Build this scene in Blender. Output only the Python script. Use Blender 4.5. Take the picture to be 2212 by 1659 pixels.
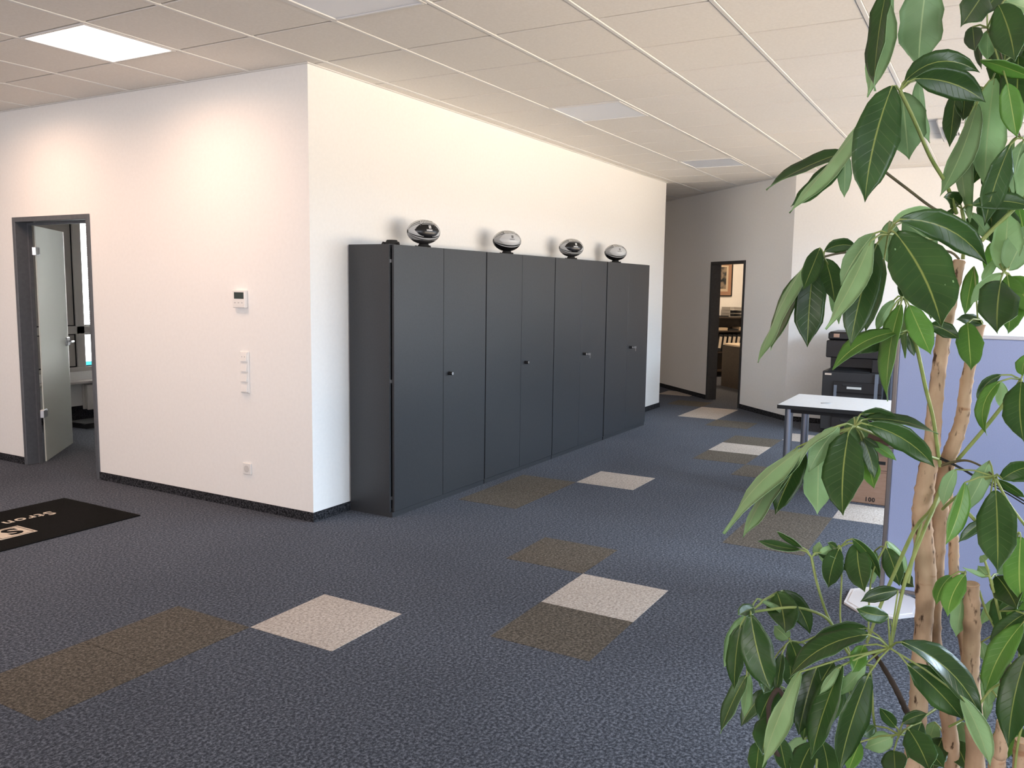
import bpy, math, random
from mathutils import Vector, Matrix
random.seed(7)
for o in list(bpy.data.objects): bpy.data.objects.remove(o, do_unlink=True)
SC = bpy.context.scene
COL = SC.collection

# ------------------------------------------------------------------ camera
W, H = 2212.0, 1659.0
F_PX = 1819.91
YAW, PITCH, ROLL = 0.5206, -0.1147, 0.0140
CAM = Vector((-4.1372, -3.8974, 1.5893))
_f = Vector((math.cos(YAW)*math.cos(PITCH), math.sin(YAW)*math.cos(PITCH), math.sin(PITCH)))
_r = Vector((math.sin(YAW), -math.cos(YAW), 0)); _u = _r.cross(_f)
CR = math.cos(ROLL)*_r + math.sin(ROLL)*_u
CU = -math.sin(ROLL)*_r + math.cos(ROLL)*_u
CF = _f
cam = bpy.data.cameras.new('camera'); camo = bpy.data.objects.new('camera', cam); COL.objects.link(camo)
cam.sensor_width = 36; cam.lens = F_PX/W*36; cam.clip_start = 0.02; cam.clip_end = 200
camo.matrix_world = Matrix(((CR.x, CU.x, -CF.x, CAM.x), (CR.y, CU.y, -CF.y, CAM.y), (CR.z, CU.z, -CF.z, CAM.z), (0, 0, 0, 1)))
SC.camera = camo
def px(x, y, depth):            # a pixel direction at a chosen distance along the view axis
    return CAM + (CF*F_PX + CR*(x-W/2) - CU*(y-H/2))*(depth/F_PX)

# ------------------------------------------------------------------ world, lights, exposure
w = bpy.data.worlds.new('sky'); SC.world = w; w.use_nodes = True
bg = w.node_tree.nodes['Background']; bg.inputs[0].default_value = (0.72, 0.86, 1.0, 1); bg.inputs[1].default_value = 2.2
SC.view_settings.view_transform = 'Standard'; SC.view_settings.look = 'None'
SC.view_settings.gamma = 1; SC.view_settings.use_curve_mapping = False
SC.view_settings.exposure = 0.13
def area_light(name, loc, rot, sx, sy, power, col, spread=180):
    l = bpy.data.lights.new(name, 'AREA'); l.shape = 'RECTANGLE'; l.size = sx; l.size_y = sy
    l.energy = power; l.color = col; l.spread = math.radians(spread)
    o = bpy.data.objects.new(name, l); COL.objects.link(o); o.location = loc; o.rotation_euler = rot
    return o
WIN_Y = -5.7                     # the wall of windows behind the photographer
WINS = [(-7.0, -5.4), (-4.9, -3.7), (-1.4, 0.2), (0.6, 2.2), (2.7, 4.3), (4.6, 6.0)]
WIN_Z = (0.85, 2.45)
# cool light of the sky above the roofs, falling in through the openings
area_light('sky_daylight', (3.6, WIN_Y-3.0, 3.8), (math.radians(66), 0, 0), 10, 3.0, 3100, (0.66, 0.82, 1.0))
# warm light of the sunlit ground and facades below the horizon, thrown up through the openings
area_light('sunlit_street_bounce', (2.2, WIN_Y-7.0, -.7), (math.radians(97), 0, 0), 15, 3.8, 3050, (1.0, .78, .54))
# daylight from just above the horizon, coming obliquely through the windows further back
area_light('horizon_daylight', (-12.5, -9.6, 2.0), (math.radians(90), 0, math.radians(-55)), 11, 2.2, 1000, (0.92, 0.93, 1.0))
REAR = [(-4.6, -2.6), (-1.6, .4), (1.6, 3.6)]      # added openings in the unseen rear wall, to light the left wall
for a, b in REAR:
    area_light('rear_wall_fill', (-8.3, (a+b)/2, 1.65), (0, math.radians(-90), 0), 1.6, b-a, 50, (1.0, .80, .74))
area_light('office_window_daylight', (1.6, 5.36, 1.5), (math.radians(-90), 0, 0), 2.2, 1.7, 70, (1.0, 0.95, .90))

# ------------------------------------------------------------------ material helpers
MATS = {}
def mat(name, col=(.8, .8, .8), rough=.6, metal=0., **kw):
    if name in MATS: return MATS[name]
    m = bpy.data.materials.new(name); m.use_nodes = True; MATS[name] = m
    b = m.node_tree.nodes['Principled BSDF']
    b.inputs['Base Color'].default_value = (*col, 1); b.inputs['Roughness'].default_value = rough; b.inputs['Metallic'].default_value = metal
    for k, v in kw.items(): b.inputs[k].default_value = v
    return m
def nd(m, t, **kw):
    n = m.node_tree.nodes.new(t)
    for k, v in kw.items(): setattr(n, k, v)
    return n
def lk(m, a, b): m.node_tree.links.new(a, b)
def bsdf(m): return m.node_tree.nodes['Principled BSDF']
def noisy(name, c1, c2, scale, rough=.6, lo=.35, hi=.65, bump=0., metal=0., detail=3, stretch=None, coord='Object', **kw):
    if name in MATS: return MATS[name]
    m = mat(name, c1, rough, metal, **kw); b = bsdf(m)
    tc = nd(m, 'ShaderNodeTexCoord'); n = nd(m, 'ShaderNodeTexNoise'); n.inputs['Scale'].default_value = scale; n.inputs['Detail'].default_value = detail
    src = tc.outputs[coord]
    if stretch:
        mp = nd(m, 'ShaderNodeMapping'); mp.inputs['Scale'].default_value = stretch; lk(m, src, mp.inputs[0]); src = mp.outputs[0]
    lk(m, src, n.inputs['Vector'])
    r = nd(m, 'ShaderNodeValToRGB'); r.color_ramp.elements[0].position = lo; r.color_ramp.elements[1].position = hi
    r.color_ramp.elements[0].color = (*c1, 1); r.color_ramp.elements[1].color = (*c2, 1)
    lk(m, n.outputs[0], r.inputs[0]); lk(m, r.outputs[0], b.inputs['Base Color'])
    if bump:
        bp = nd(m, 'ShaderNodeBump'); bp.inputs['Strength'].default_value = bump; bp.inputs['Distance'].default_value = .004
        lk(m, n.outputs[0], bp.inputs['Height']); lk(m, bp.outputs[0], b.inputs['Normal'])
    return m
def carpet(name, dark, mid, light):
    m = mat(name, mid, .95); b = bsdf(m); b.inputs['Specular IOR Level'].default_value = .1; b.inputs['Sheen Weight'].default_value = .085; b.inputs['Sheen Roughness'].default_value = .45; b.inputs['Sheen Tint'].default_value = (*[min(1, c_/max(mid)) for c_ in mid], 1)
    tc = nd(m, 'ShaderNodeTexCoord'); geo = nd(m, 'ShaderNodeNewGeometry')
    n = nd(m, 'ShaderNodeTexNoise'); n.inputs['Scale'].default_value = 78; n.inputs['Detail'].default_value = 5; n.inputs['Roughness'].default_value = .75
    lk(m, geo.outputs['Position'], n.inputs['Vector'])
    r = nd(m, 'ShaderNodeValToRGB'); e = r.color_ramp.elements
    e[0].position = .39; e[0].color = (*dark, 1); e[1].position = .62; e[1].color = (*light, 1)
    k = e.new(.5); k.color = (*mid, 1)
    lk(m, n.outputs[0], r.inputs[0])
    n2 = nd(m, 'ShaderNodeTexNoise'); n2.inputs['Scale'].default_value = 1.1; n2.inputs['Detail'].default_value = 2
    lk(m, geo.outputs['Position'], n2.inputs['Vector'])
    mr = nd(m, 'ShaderNodeMapRange'); mr.inputs[1].default_value = .3; mr.inputs[2].default_value = .7; mr.inputs[3].default_value = .88; mr.inputs[4].default_value = 1.1
    lk(m, n2.outputs[0], mr.inputs[0])
    mx = nd(m, 'ShaderNodeMix', data_type='RGBA', blend_type='MULTIPLY'); mx.inputs['Factor'].default_value = 1
    lk(m, r.outputs[0], mx.inputs[6]); lk(m, mr.outputs[0], mx.inputs[7]); lk(m, mx.outputs[2], b.inputs['Base Color'])
    bp = nd(m, 'ShaderNodeBump'); bp.inputs['Strength'].default_value = .5; bp.inputs['Distance'].default_value = .004
    lk(m, n.outputs[0], bp.inputs['Height']); lk(m, bp.outputs[0], b.inputs['Normal'])
    return m

M_wall = noisy('white_wall_paint', (.87, .86, .84), (.89, .88, .86), 40, .85, bump=.015)
M_ceil = noisy('mineral_fibre_panel', (.82, .785, .735), (.86, .825, .775), 60, .9, bump=.08)
M_runner = mat('painted_steel_runner', (.80, .79, .77), .45)
M_void = mat('ceiling_void', (.10, .09, .08), .9)
M_carpet = carpet('grey_carpet', (.015, .0165, .0205), (.050, .053, .063), (.145, .150, .172))
M_beige = carpet('beige_carpet', (.29, .245, .21), (.44, .38, .33), (.56, .495, .44))
M_brown = carpet('brown_carpet', (.028, .023, .018), (.070, .058, .045), (.155, .130, .104))
M_base = carpet('carpet_skirting', (.008, .008, .010), (.028, .029, .033), (.075, .076, .085))
M_frame = noisy('grey_steel_frame', (.085, .092, .105), (.10, .108, .12), 30, .45)
M_frame2 = noisy('dark_steel_frame', (.022, .022, .024), (.03, .03, .032), 30, .5)
M_cab = noisy('anthracite_laminate', (.031, .033, .037), (.036, .038, .042), 90, .38, bump=.02)
M_black = mat('black_plastic', (.006, .006, .007), .4)
M_blackm = mat('matte_black', (.012, .012, .012), .8)
M_chrome = mat('brushed_steel', (.62, .62, .63), .28, 1.)
M_white = mat('white_plastic', (.82, .81, .79), .4)
M_lcd = mat('lcd_glass', (.03, .045, .04), .15)
M_print = mat('grey_print', (.45, .45, .45), .6)

# ------------------------------------------------------------------ mesh helpers
class MB:
    def __init__(s): s.v = []; s.f = []; s.m = []; s.sm = []
    def add(s, vs, fs, mi=0, smooth=False):
        o = len(s.v); s.v += [tuple(v) for v in vs]
        for f in fs: s.f.append([i+o for i in f]); s.m.append(mi); s.sm.append(smooth)
    def box(s, a, b, mi=0):
        x0, y0, z0 = a; x1, y1, z1 = b
        x0, x1 = min(x0, x1), max(x0, x1); y0, y1 = min(y0, y1), max(y0, y1); z0, z1 = min(z0, z1), max(z0, z1)
        s.add([(x0,y0,z0),(x1,y0,z0),(x1,y1,z0),(x0,y1,z0),(x0,y0,z1),(x1,y0,z1),(x1,y1,z1),(x0,y1,z1)],
              [(0,3,2,1),(4,5,6,7),(0,1,5,4),(1,2,6,5),(2,3,7,6),(3,0,4,7)], mi)
    def bbox(s, a, b, r=.004, mi=0):            # a box with chamfered edges
        a = Vector(a); b = Vector(b); lo = Vector([min(a[i], b[i]) for i in range(3)]); hi = Vector([max(a[i], b[i]) for i in range(3)])
        r = min(r, *[(hi[i]-lo[i])*.49 for i in range(3)])
        vs = []; idx = {}
        for sx in (0, 1):
            for sy in (0, 1):
                for sz in (0, 1):
                    c = [hi[i] if (sx, sy, sz)[i] else lo[i] for i in range(3)]
                    for ax in range(3):
                        p = list(c)
                        for i in range(3):
                            if i != ax: p[i] += (-r if (sx, sy, sz)[i] else r)
                        idx[(sx, sy, sz, ax)] = len(vs); vs.append(p)
        fs = []
        for ax in range(3):
            b1, b2 = (ax+1) % 3, (ax+2) % 3
            for sd in (0, 1):
                loop = []
                for p, q in ((0, 0), (1, 0), (1, 1), (0, 1)):
                    k = [0, 0, 0]; k[ax] = sd; k[b1] = p; k[b2] = q; loop.append(idx[(*k, ax)])
                fs.append(loop if sd else loop[::-1])
        for ax in range(3):                     # edges along ax
            b1, b2 = (ax+1) % 3, (ax+2) % 3
            for p in (0, 1):
                for q in (0, 1):
                    k0 = [0, 0, 0]; k0[b1] = p; k0[b2] = q; k1 = list(k0); k1[ax] = 1
                    l = [idx[(*k0, b1)], idx[(*k1, b1)], idx[(*k1, b2)], idx[(*k0, b2)]]
                    fs.append(l if p != q else l[::-1])
        for sx in (0, 1):
            for sy in (0, 1):
                for sz in (0, 1):
                    l = [idx[(sx, sy, sz, i)] for i in range(3)]
                    fs.append(l if (sx+sy+sz) % 2 else l[::-1])
        s.add(vs, fs, mi)
    def prism(s, pts, z0, z1, mi=0):             # vertical prism over a counter-clockwise outline
        n = len(pts); vs = [(x, y, z0) for x, y in pts]+[(x, y, z1) for x, y in pts]
        s.add(vs, [tuple(range(n))[::-1], tuple(range(n, 2*n))]+[(i, (i+1) % n, n+(i+1) % n, n+i) for i in range(n)], mi)
    def tube(s, pts, rads, n=8, mi=0, caps=True):
        pts = [Vector(p) for p in pts]
        if not isinstance(rads, (list, tuple)): rads = [rads]*len(pts)
        rings = []; prev = None
        for i, p in enumerate(pts):
            t = (pts[min(i+1, len(pts)-1)]-pts[max(i-1, 0)])
            t = t.normalized() if t.length > 1e-9 else Vector((0, 0, 1))
            if prev is None:
                a = Vector((1, 0, 0)) if abs(t.x) < .8 else Vector((0, 1, 0)); nx = (a-t*a.dot(t)).normalized()
            else: nx = (prev-t*prev.dot(t)).normalized()
            prev = nx; ny = t.cross(nx)
            rings.append([p+(nx*math.cos(2*math.pi*k/n)+ny*math.sin(2*math.pi*k/n))*rads[i] for k in range(n)])
        vs = [v for r in rings for v in r]; fs = []
        for i in range(len(rings)-1):
            for k in range(n): fs.append((i*n+k, i*n+(k+1) % n, (i+1)*n+(k+1) % n, (i+1)*n+k))
        s.add(vs, fs, mi, True)
        if caps:
            s.add(rings[0], [tuple(range(n))[::-1]], mi); s.add(rings[-1], [tuple(range(n))], mi)
    def lathe(s, prof, n=24, mi=0, axis='z', o=(0, 0, 0), smooth=True):
        vs = []; fs = []
        for r, h in prof:
            for k in range(n):
                c, q = r*math.cos(2*math.pi*k/n), r*math.sin(2*math.pi*k/n)
                p = {'z': (c, q, h), 'x': (h, c, q), 'y': (q, h, c)}[axis]
                vs.append((p[0]+o[0], p[1]+o[1], p[2]+o[2]))
        for i in range(len(prof)-1):
            for k in range(n): fs.append((i*n+k, i*n+(k+1) % n, (i+1)*n+(k+1) % n, (i+1)*n+k))
        s.add(vs, fs, mi, smooth)
        s.add(vs[:n], [tuple(range(n))[::-1]], mi); s.add(vs[-n:], [tuple(range(n))], mi)
    def mesh(s, name, mats):
        me = bpy.data.meshes.new(name); me.from_pydata(s.v, [], s.f)
        for m in (mats if isinstance(mats, (list, tuple)) else [mats]): me.materials.append(m)
        me.polygons.foreach_set('material_index', s.m); me.polygons.foreach_set('use_smooth', s.sm); me.update()
        return me
    def build(s, name, mats, parent=None, loc=(0, 0, 0), rz=0):
        o = bpy.data.objects.new(name, s.mesh(name, mats)); COL.objects.link(o)
        o.location = loc; o.rotation_euler = (0, 0, rz); o.parent = parent
        return o
def boxo(name, a, b, m, parent=None, r=0., **kw):
    mb = MB(); (mb.bbox(a, b, r) if r else mb.box(a, b)); return mb.build(name, m, parent, **kw)
def tag(o, label, cat, group=None, kind=None):
    if label: o['label'] = label
    if cat: o['category'] = cat
    if group: o['group'] = group
    if kind: o['kind'] = kind
    return o
def struct(o, label=None, cat=None):
    o['kind'] = 'structure'
    if label: o['label'] = label
    if cat: o['category'] = cat
    return o
def thing(name, label, cat, loc=(0, 0, 0), rz=0, group=None):
    o = bpy.data.objects.new(name, None); COL.objects.link(o); o.location = loc; o.rotation_euler = (0, 0, rz); o.empty_display_size = .1
    return tag(o, label, cat, group)
def copy_tree(o, parent=None):
    c = o.copy(); COL.objects.link(c); c.parent = parent
    for ch in list(o.children): copy_tree(ch, c)
    return c
def textmesh(body, size, bold=0.):
    cu = bpy.data.curves.new('lettering', 'FONT'); cu.body = body; cu.size = size; cu.offset = bold; cu.space_character = 1.12; cu.extrude = 0.0004; cu.resolution_u = 3
    o = bpy.data.objects.new('lettering', cu); COL.objects.link(o)
    bpy.context.view_layer.update()
    me = bpy.data.meshes.new_from_object(o.evaluated_get(bpy.context.evaluated_depsgraph_get()))
    bpy.data.objects.remove(o, do_unlink=True)
    return me

# ------------------------------------------------------------------ room shell
HC = 2.9767
TX, TY = -0.4726, 0.0158                       # carpet grid
DGO = Vector((6.45, -1.70, 0)); D45 = math.radians(45)   # the slanted wall starts here; local x runs along it, local -y lies behind it
fl = boxo('floor', (-8.2, -5.9, -.12), (13.5, 6.0, 0), M_carpet); struct(fl, 'grey heather carpet floor with scattered beige and brown tiles', 'floor')
def carpet_tiles(cells, m, lab):
    me = None
    for ix, iy in cells:
        x0, y0 = TX+.5*ix, TY+.5*iy
        if me is None:
            mb = MB(); mb.bbox((0.001, .001, -.004), (.499, .499, .0016), .001); me = mb.mesh('carpet_tile', m)
        o = bpy.data.objects.new('carpet_tile', me); COL.objects.link(o); o.location = (x0, y0, 0); o.parent = fl; o['label'] = lab
carpet_tiles([(-2,-3),(0,-5),(5,-3),(13,-2),(14,-2),(9,-4),(5,-7),(11,-5),(17,0)], M_beige, 'beige carpet tile')
carpet_tiles([(1,-4),(-1,-5),(3,-2),(4,-2),(-4,-2),(-3,-2),(3,-6),(4,-6),(12,-3),(10,-4),(8,-4),(7,-5),(15,-1)], M_brown, 'brown carpet tile')

WT = .12
def wall_box(name, a, b, label): return struct(boxo(name, a, b, M_wall), label, 'wall')
# left wall (x = 0) with the doorway
DY0, DY1, DZ = 2.29, 3.33, 2.11
mb = MB(); mb.box((0, 0, 0), (WT, DY0, HC)); mb.box((0, DY1, 0), (WT, 6.0, HC)); mb.box((0, DY0, DZ), (WT, DY1, HC))
struct(mb.build('wall_left', M_wall), 'white wall with the grey framed office doorway', 'wall')
WEND = 6.67
wall_box('wall_middle', (WT, 0, 0), (WEND, WT, HC), 'long white wall behind the anthracite cabinets')
wall_box('wall_office_side', (WEND-WT, WT, 0), (WEND, 5.3, HC), 'white side wall of the passage')
# slanted wall with second doorway (local coordinates along the wall)
D2A, D2B, D2Z = 1.06, 2.00, 1.985
mb = MB(); mb.box((0, -WT, 0), (D2A, 0, HC)); mb.box((D2B, -WT, 0), (8.8, 0, HC)); mb.box((D2A, -WT, D2Z), (D2B, 0, HC))
struct(mb.build('wall_slanted', M_wall, None, DGO, D45), 'slanted white wall with the dark framed doorway', 'wall')
wall_box('wall_right', (6.45, -5.7, 0), (6.45+WT, -1.70, HC), 'white wall behind the black copier')
wall_box('wall_passage_end', (WEND, 4.4, 0), (12.55, 4.5, HC), 'white end wall of the passage')
# window wall behind the photographer
mb = MB(); x = -8.0
for a, b in WINS:
    mb.box((x, WIN_Y-.15, 0), (a, WIN_Y, HC)); mb.box((a, WIN_Y-.15, 0), (b, WIN_Y, WIN_Z[0])); mb.box((a, WIN_Y-.15, WIN_Z[1]), (b, WIN_Y, HC)); x = b
mb.box((x, WIN_Y-.15, 0), (6.6, WIN_Y, HC))
struct(mb.build('wall_window', M_wall), 'white outer wall with a row of windows', 'wall')
for k, (a, b) in enumerate(WINS):
    mb = MB(); z0, z1 = WIN_Z
    for q in ((a, a+.06), (b-.06, b), ((a+b)/2-.03, (a+b)/2+.03)): mb.box((q[0], WIN_Y-.1, z0), (q[1], WIN_Y-.04, z1))
    mb.box((a+.06, WIN_Y-.1, z0), (b-.06, WIN_Y-.04, z0+.06)); mb.box((a+.06, WIN_Y-.1, z1-.06), (b-.06, WIN_Y-.04, z1))
    wo = struct(mb.build('window_%d' % (k+2), M_white), 'white framed outer window of the open office', 'window')
mb = MB(); y = -5.7
for a, b in REAR:
    mb.box((-8.1, y, 0), (-8, a, HC)); mb.box((-8.1, a, 0), (-8, b, WIN_Z[0])); mb.box((-8.1, a, WIN_Z[1]), (-8, b, HC)); y = b
mb.box((-8.1, y, 0), (-8, 6.0, HC)); struct(mb.build('wall_rear', M_wall), 'white rear wall of the open office with three added windows', 'wall')
for k, (a, b) in enumerate(REAR):
    mb = MB(); z0, z1 = WIN_Z
    for q in ((a, a+.06), (b-.06, b), ((a+b)/2-.03, (a+b)/2+.03)): mb.box((-8.08, q[0], z0), (-8.02, q[1], z1))
    mb.box((-8.08, a+.06, z0), (-8.02, b-.06, z0+.06)); mb.box((-8.08, a+.06, z1-.06), (-8.02, b-.06, z1))
    struct(mb.build('window_%d' % (k+8), M_white), 'unseen white framed window added to the rear wall for light', 'window')
wall_box('wall_far_left', (-8.0, 5.9, 0), (0, 6.0, HC), 'white end wall beyond the doormat')
# office behind the left doorway
OY = 5.2
WX0, WX1, WZ0, WZ1 = 0.50, 2.9, .555, 2.45
mb = MB(); mb.box((WT, OY, 0), (WX0, OY+.2, HC)); mb.box((WX1, OY, 0), (WEND, OY+.2, HC)); mb.box((WX0, OY, 0), (WX1, OY+.2, WZ0)); mb.box((WX0, OY, WZ1), (WX1, OY+.2, HC))
struct(mb.build('wall_office_outer', M_wall), 'outer wall of the small office with its window', 'wall')
wall_box('wall_office_right', (3.6, WT, 0), (3.7, OY, HC), 'inner partition wall of the small office')
# second office behind the slanted wall
def dg(name, a, b, m, label=None, **kw):
    mb = MB(); mb.box(a, b); o = mb.build(name, m, None, DGO, D45); 
    if label: struct(o, label, 'wall')
    return o
M_wallw = M_wall
dg('wall_office_back', (5.2, -3.4, 0), (5.3, -WT, HC), M_wall, 'lit back wall of the second office with framed print')
dg('wall_office_far', (.6, -3.5, 0), (5.3, -3.4, HC), M_wall, 'far side wall of the second office')
dg('wall_office_near', (.5, -3.5, 0), (.6, -WT, HC), M_wall, 'near side wall of the second office')

# skirting
def skirt(name, a, b, label, loc=(0, 0, 0), rz=0):
    struct(boxo(name, a, b, M_base, None, loc=loc, rz=rz), label, 'baseboard')
BH, BT = .062, .010
skirt('baseboard_left', (-BT, 0-BT, 0), (0, DY0, BH), 'dark carpet skirting right of the office doorway')
skirt('baseboard_far_left', (-BT, DY1, 0), (0, 5.9, BH), 'dark carpet skirting left of the office doorway')
skirt('baseboard_middle', (0, -BT, 0), (WEND, 0, BH), 'dark carpet skirting along the cabinet wall')
skirt('baseboard_wall_end', (WEND, -BT, 0), (WEND+BT, 4.4, BH), 'dark carpet skirting around the wall end')
skirt('baseboard_slanted', (D2B, 0, 0), (5.3, BT, BH), 'dark skirting left of the dark doorway', DGO, D45)
skirt('baseboard_slanted_right', (0, 0, 0), (D2A, BT, BH), 'dark skirting right of the dark doorway', DGO, D45)
skirt('baseboard_right', (6.45-BT, -5.7, 0), (6.45, -1.70, BH), 'dark skirting behind the copier')
skirt('baseboard_window', (-8, WIN_Y, 0), (6.44, WIN_Y+BT, BH), 'dark skirting under the windows')
skirt('baseboard_office_window', (WT, OY-BT, 0), (3.6, OY, .16), 'black skirting below the office radiator')

# ceiling: backing, runners, single panels
GX, GY, DX, DYG = -0.5712, -0.1159, 0.6145, 0.6193
DX = 0.6105
ce = struct(boxo('ceiling', (-8.1, -5.85, HC+.03), (13.4, 6.0, HC+.08), M_void), 'suspended ceiling of beige-white panels in a grid', 'ceiling')
def project(p):
    d = Vector(p)-CAM; z = d.dot(CF)
    if z < .05: return None
    return (W/2+F_PX*d.dot(CR)/z, H/2-F_PX*d.dot(CU)/z)
LAMPS = [(-1, -2, 'on'), (-1, 1, 'off'), (4, 1, 'off'), (9, 1, 'off'), (-1, -5, 'on'), (-6, -2, 'on'), (-6, -5, 'on'), (12, -6, 'on')]  # the passage one, out of view, is added to brighten the slanted wall
lampcells = {(i, j) for i, j, s in LAMPS}
VENT = (7, 5)
pm = MB(); pm.bbox((.007, .012, .004), (DX-.007, DYG-.012, .022), .004); panel = pm.mesh('ceiling_panel', M_ceil)
rest = MB(); cand = []
for i in range(-12, 23):
    for j in range(-10, 10):
        if (i, j) in lampcells: continue
        x0, y0 = GX+i*DX, GY-(j+1)*DYG
        if x0 < -8.1 or x0 > 13 or y0 < -5.9 or y0 > 5.9: continue
        q = project((x0+DX/2, y0+DYG/2, HC)); vis = q and -120 < q[0] < W+120 and -150 < q[1] < 470
        if vis and x0 < 8.6 and (y0 < .1 or x0 < 0 or x0 > 6.4) and x0-y0 < 9.0: cand.append((x0, y0))
        else: rest.bbox((x0+.0035, y0+.012, HC+.004), (x0+DX-.0035, y0+DYG-.012, HC+.022), .004)
cand.sort(key=lambda c: (c[0]-CAM.x)**2+(c[1]-CAM.y)**2)
for c in cand[:300]:
    o = bpy.data.objects.new('ceiling_panel', panel); COL.objects.link(o); o.location = (c[0], c[1], HC); o.parent = ce
for c in cand[300:]: rest.bbox((c[0]+.0035, c[1]+.012, HC+.004), (c[0]+DX-.0035, c[1]+DYG-.012, HC+.022), .004)
ro = rest.build('ceiling_panels_beyond', M_ceil, ce); ro['kind'] = 'stuff'
for j in range(-9, 10):
    y = GY-j*DYG
    if -5.7 < y < 5.9:
        mb = MB(); mb.bbox((-8.0, y-.012, HC), (13.3, y+.012, HC+.012), .002); mb.box((-8.0, y-.002, HC+.01), (13.3, y+.002, HC+.031)); mb.build('runner', M_runner, ce)
def trim(n, a, b, loc=(0, 0, 0), rz=0): struct(boxo(n, a, b, M_runner, None, loc=loc, rz=rz), 'pale metal angle trim where wall meets ceiling', 'trim')
trim('trim_1', (-.022, -.022, HC-.002), (0, 5.9, HC+.003)); trim('trim_2', (0, -.022, HC-.002), (WEND, 0, HC+.003))
trim('trim_3', (0, 0, HC-.002), (5.3, .022, HC+.003), DGO, D45); trim('trim_4', (6.428, -5.7, HC-.002), (6.45, -1.72, HC+.003))

# ------------------------------------------------------------------ ceiling lights
M_diff_on = mat('lit_diffuser', (.9, .88, .85), .5); bsdf(M_diff_on).inputs['Emission Color'].default_value = (1, .90, .80, 1); bsdf(M_diff_on).inputs['Emission Strength'].default_value = 6
M_diff_off = mat('unlit_diffuser', (.80, .84, .92), .35)
LLAB = {(-1, -2): 'glowing square ceiling light above the left wall', (-1, 1): 'unlit ceiling light in front of the wall corner',
        (4, 1): 'unlit ceiling light above the middle of the cabinet row', (9, 1): 'unlit ceiling light beyond the far end of the cabinets',
        (-1, -5): 'glowing ceiling light above the doormat', (-6, -2): 'glowing ceiling light in the open office', (-6, -5): 'glowing ceiling light in the rear office corner', (12, -6): 'unseen ceiling light added in the passage to brighten the slanted wall'}
for i, j, st in LAMPS:
    x0, y0 = GX+i*DX, GY-(j+1)*DYG
    t = thing('ceiling_light', LLAB[(i, j)], 'ceiling light', (x0+DX/2, y0+DYG/2, HC), 0, 'square panel lights in the ceiling grid')
    a, b = DX/2-.005, DYG/2-.013
    mb = MB()
    fw = .018
    mb.bbox((-a, -b, -.002), (a, -b+fw, .02), .002); mb.bbox((-a, b-fw, -.002), (a, b, .02), .002); mb.bbox((-a, -b+fw, -.002), (-a+fw, b-fw, .02), .002); mb.bbox((a-fw, -b+fw, -.002), (a, b-fw, .02), .002)
    mb.build('frame', M_runner, t)
    boxo('diffuser', (-a+fw, -b+fw, .004), (a-fw, b-fw, .016), M_diff_on if st == 'on' else M_diff_off, t)
    if st == 'on':
        area_light('ceiling_light_glow', (x0+DX/2, y0+DYG/2, HC-.006), (0, 0, 0), .54, .54, 6 if i == 12 else 11.5, (1, .70, .5) if i == 12 else (1, .56, .33), 165)
# ceiling cassette unit
t = thing('air_conditioner', 'white ceiling air conditioner cassette with dark slots behind the plant', 'air conditioner', (4.10, -3.86, HC))
M_acw = mat('cassette_white', (.80, .78, .75), .4)
mb = MB(); mb.bbox((-.5, -.5, -.035), (.5, .5, .004), .012); mb.build('cover', M_acw, t)
mb = MB(); mb.bbox((-.27, -.27, -.05), (.27, .27, -.034), .01); mb.build('intake_grille', M_acw, t)
for k in range(4):
    mb = MB(); mb.bbox((-.46, -.33, -.047), (-.34, .33, -.036), .004); f = mb.build('air_flap', M_acw, t, rz=k*math.pi/2)
for k in range(6):
    mb = MB(); mb.box((-.07, -.005, -.0485), (.07, .005, -.0465)); mb.build('slot', M_black, t, loc=(0, .455-.020*k, 0))

# ------------------------------------------------------------------ left doorway: steel frame and frosted glass leaf
t = struct(thing('door_1', 'grey steel door frame with an open frosted glass leaf', 'door', (0, DY1, 0)))
t['kind'] = 'structure'
mb = MB(); fy = .04
y0, y1 = DY0-DY1, 0.
mb.bbox((-.012, y1-fy, 0), (WT+.012, y1+.0, DZ), .003); mb.bbox((-.012, y0, 0), (WT+.012, y0+fy, DZ), .003); mb.bbox((-.012, y0+fy, DZ-fy), (WT+.012, y1-fy, DZ), .003)
mb.box((WT-.03, y1-fy-.02, 0), (WT, y1-fy, DZ-fy)); mb.box((WT-.03, y0+fy, 0), (WT, y0+fy+.02, DZ-fy)); mb.box((WT-.03, y0+fy+.02, DZ-fy-.02), (WT, y1-fy-.02, DZ-fy))
mb.build('door_frame', M_frame, t)
M_glass = mat('frosted_glass', (.90, .92, .86), .42); bsdf(M_glass).inputs['Transmission Weight'].default_value = .55; bsdf(M_glass).inputs['IOR'].default_value = 1.25
hinge = Vector((WT+.01, -.075, 0)); ang = math.atan2(3.84-3.255, .74-.13)
gl = boxo('glass_leaf', (.015, -.005, .01), (.90, .005, 2.05), M_glass, t, r=.0015, loc=hinge, rz=ang)
for z in (1.80, .40):
    h = boxo('hinge', (-.03, -.017, z), (.075, .017, z+.07), M_chrome, t, r=.004, loc=hinge, rz=ang)
    boxo('hinge_pad', (.03, -.021, z+.008), (.07, .021, z+.062), M_chrome, h, r=.004)
lo = boxo('lock_case', (.80, -.02, .97), (.905, .02, 1.05), M_chrome, t, r=.006, loc=hinge, rz=ang)
mb = MB(); mb.tube([(.875, -.02, 1.01), (.875, -.055, 1.01), (.86, -.062, 1.01), (.76, -.062, 1.008)], .009, 10); mb.tube([(.875, .02, 1.01), (.875, .055, 1.01), (.86, .062, 1.01), (.76, .062, 1.008)], .009, 10)
mb.build('lever_handle', M_chrome, lo)
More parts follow.
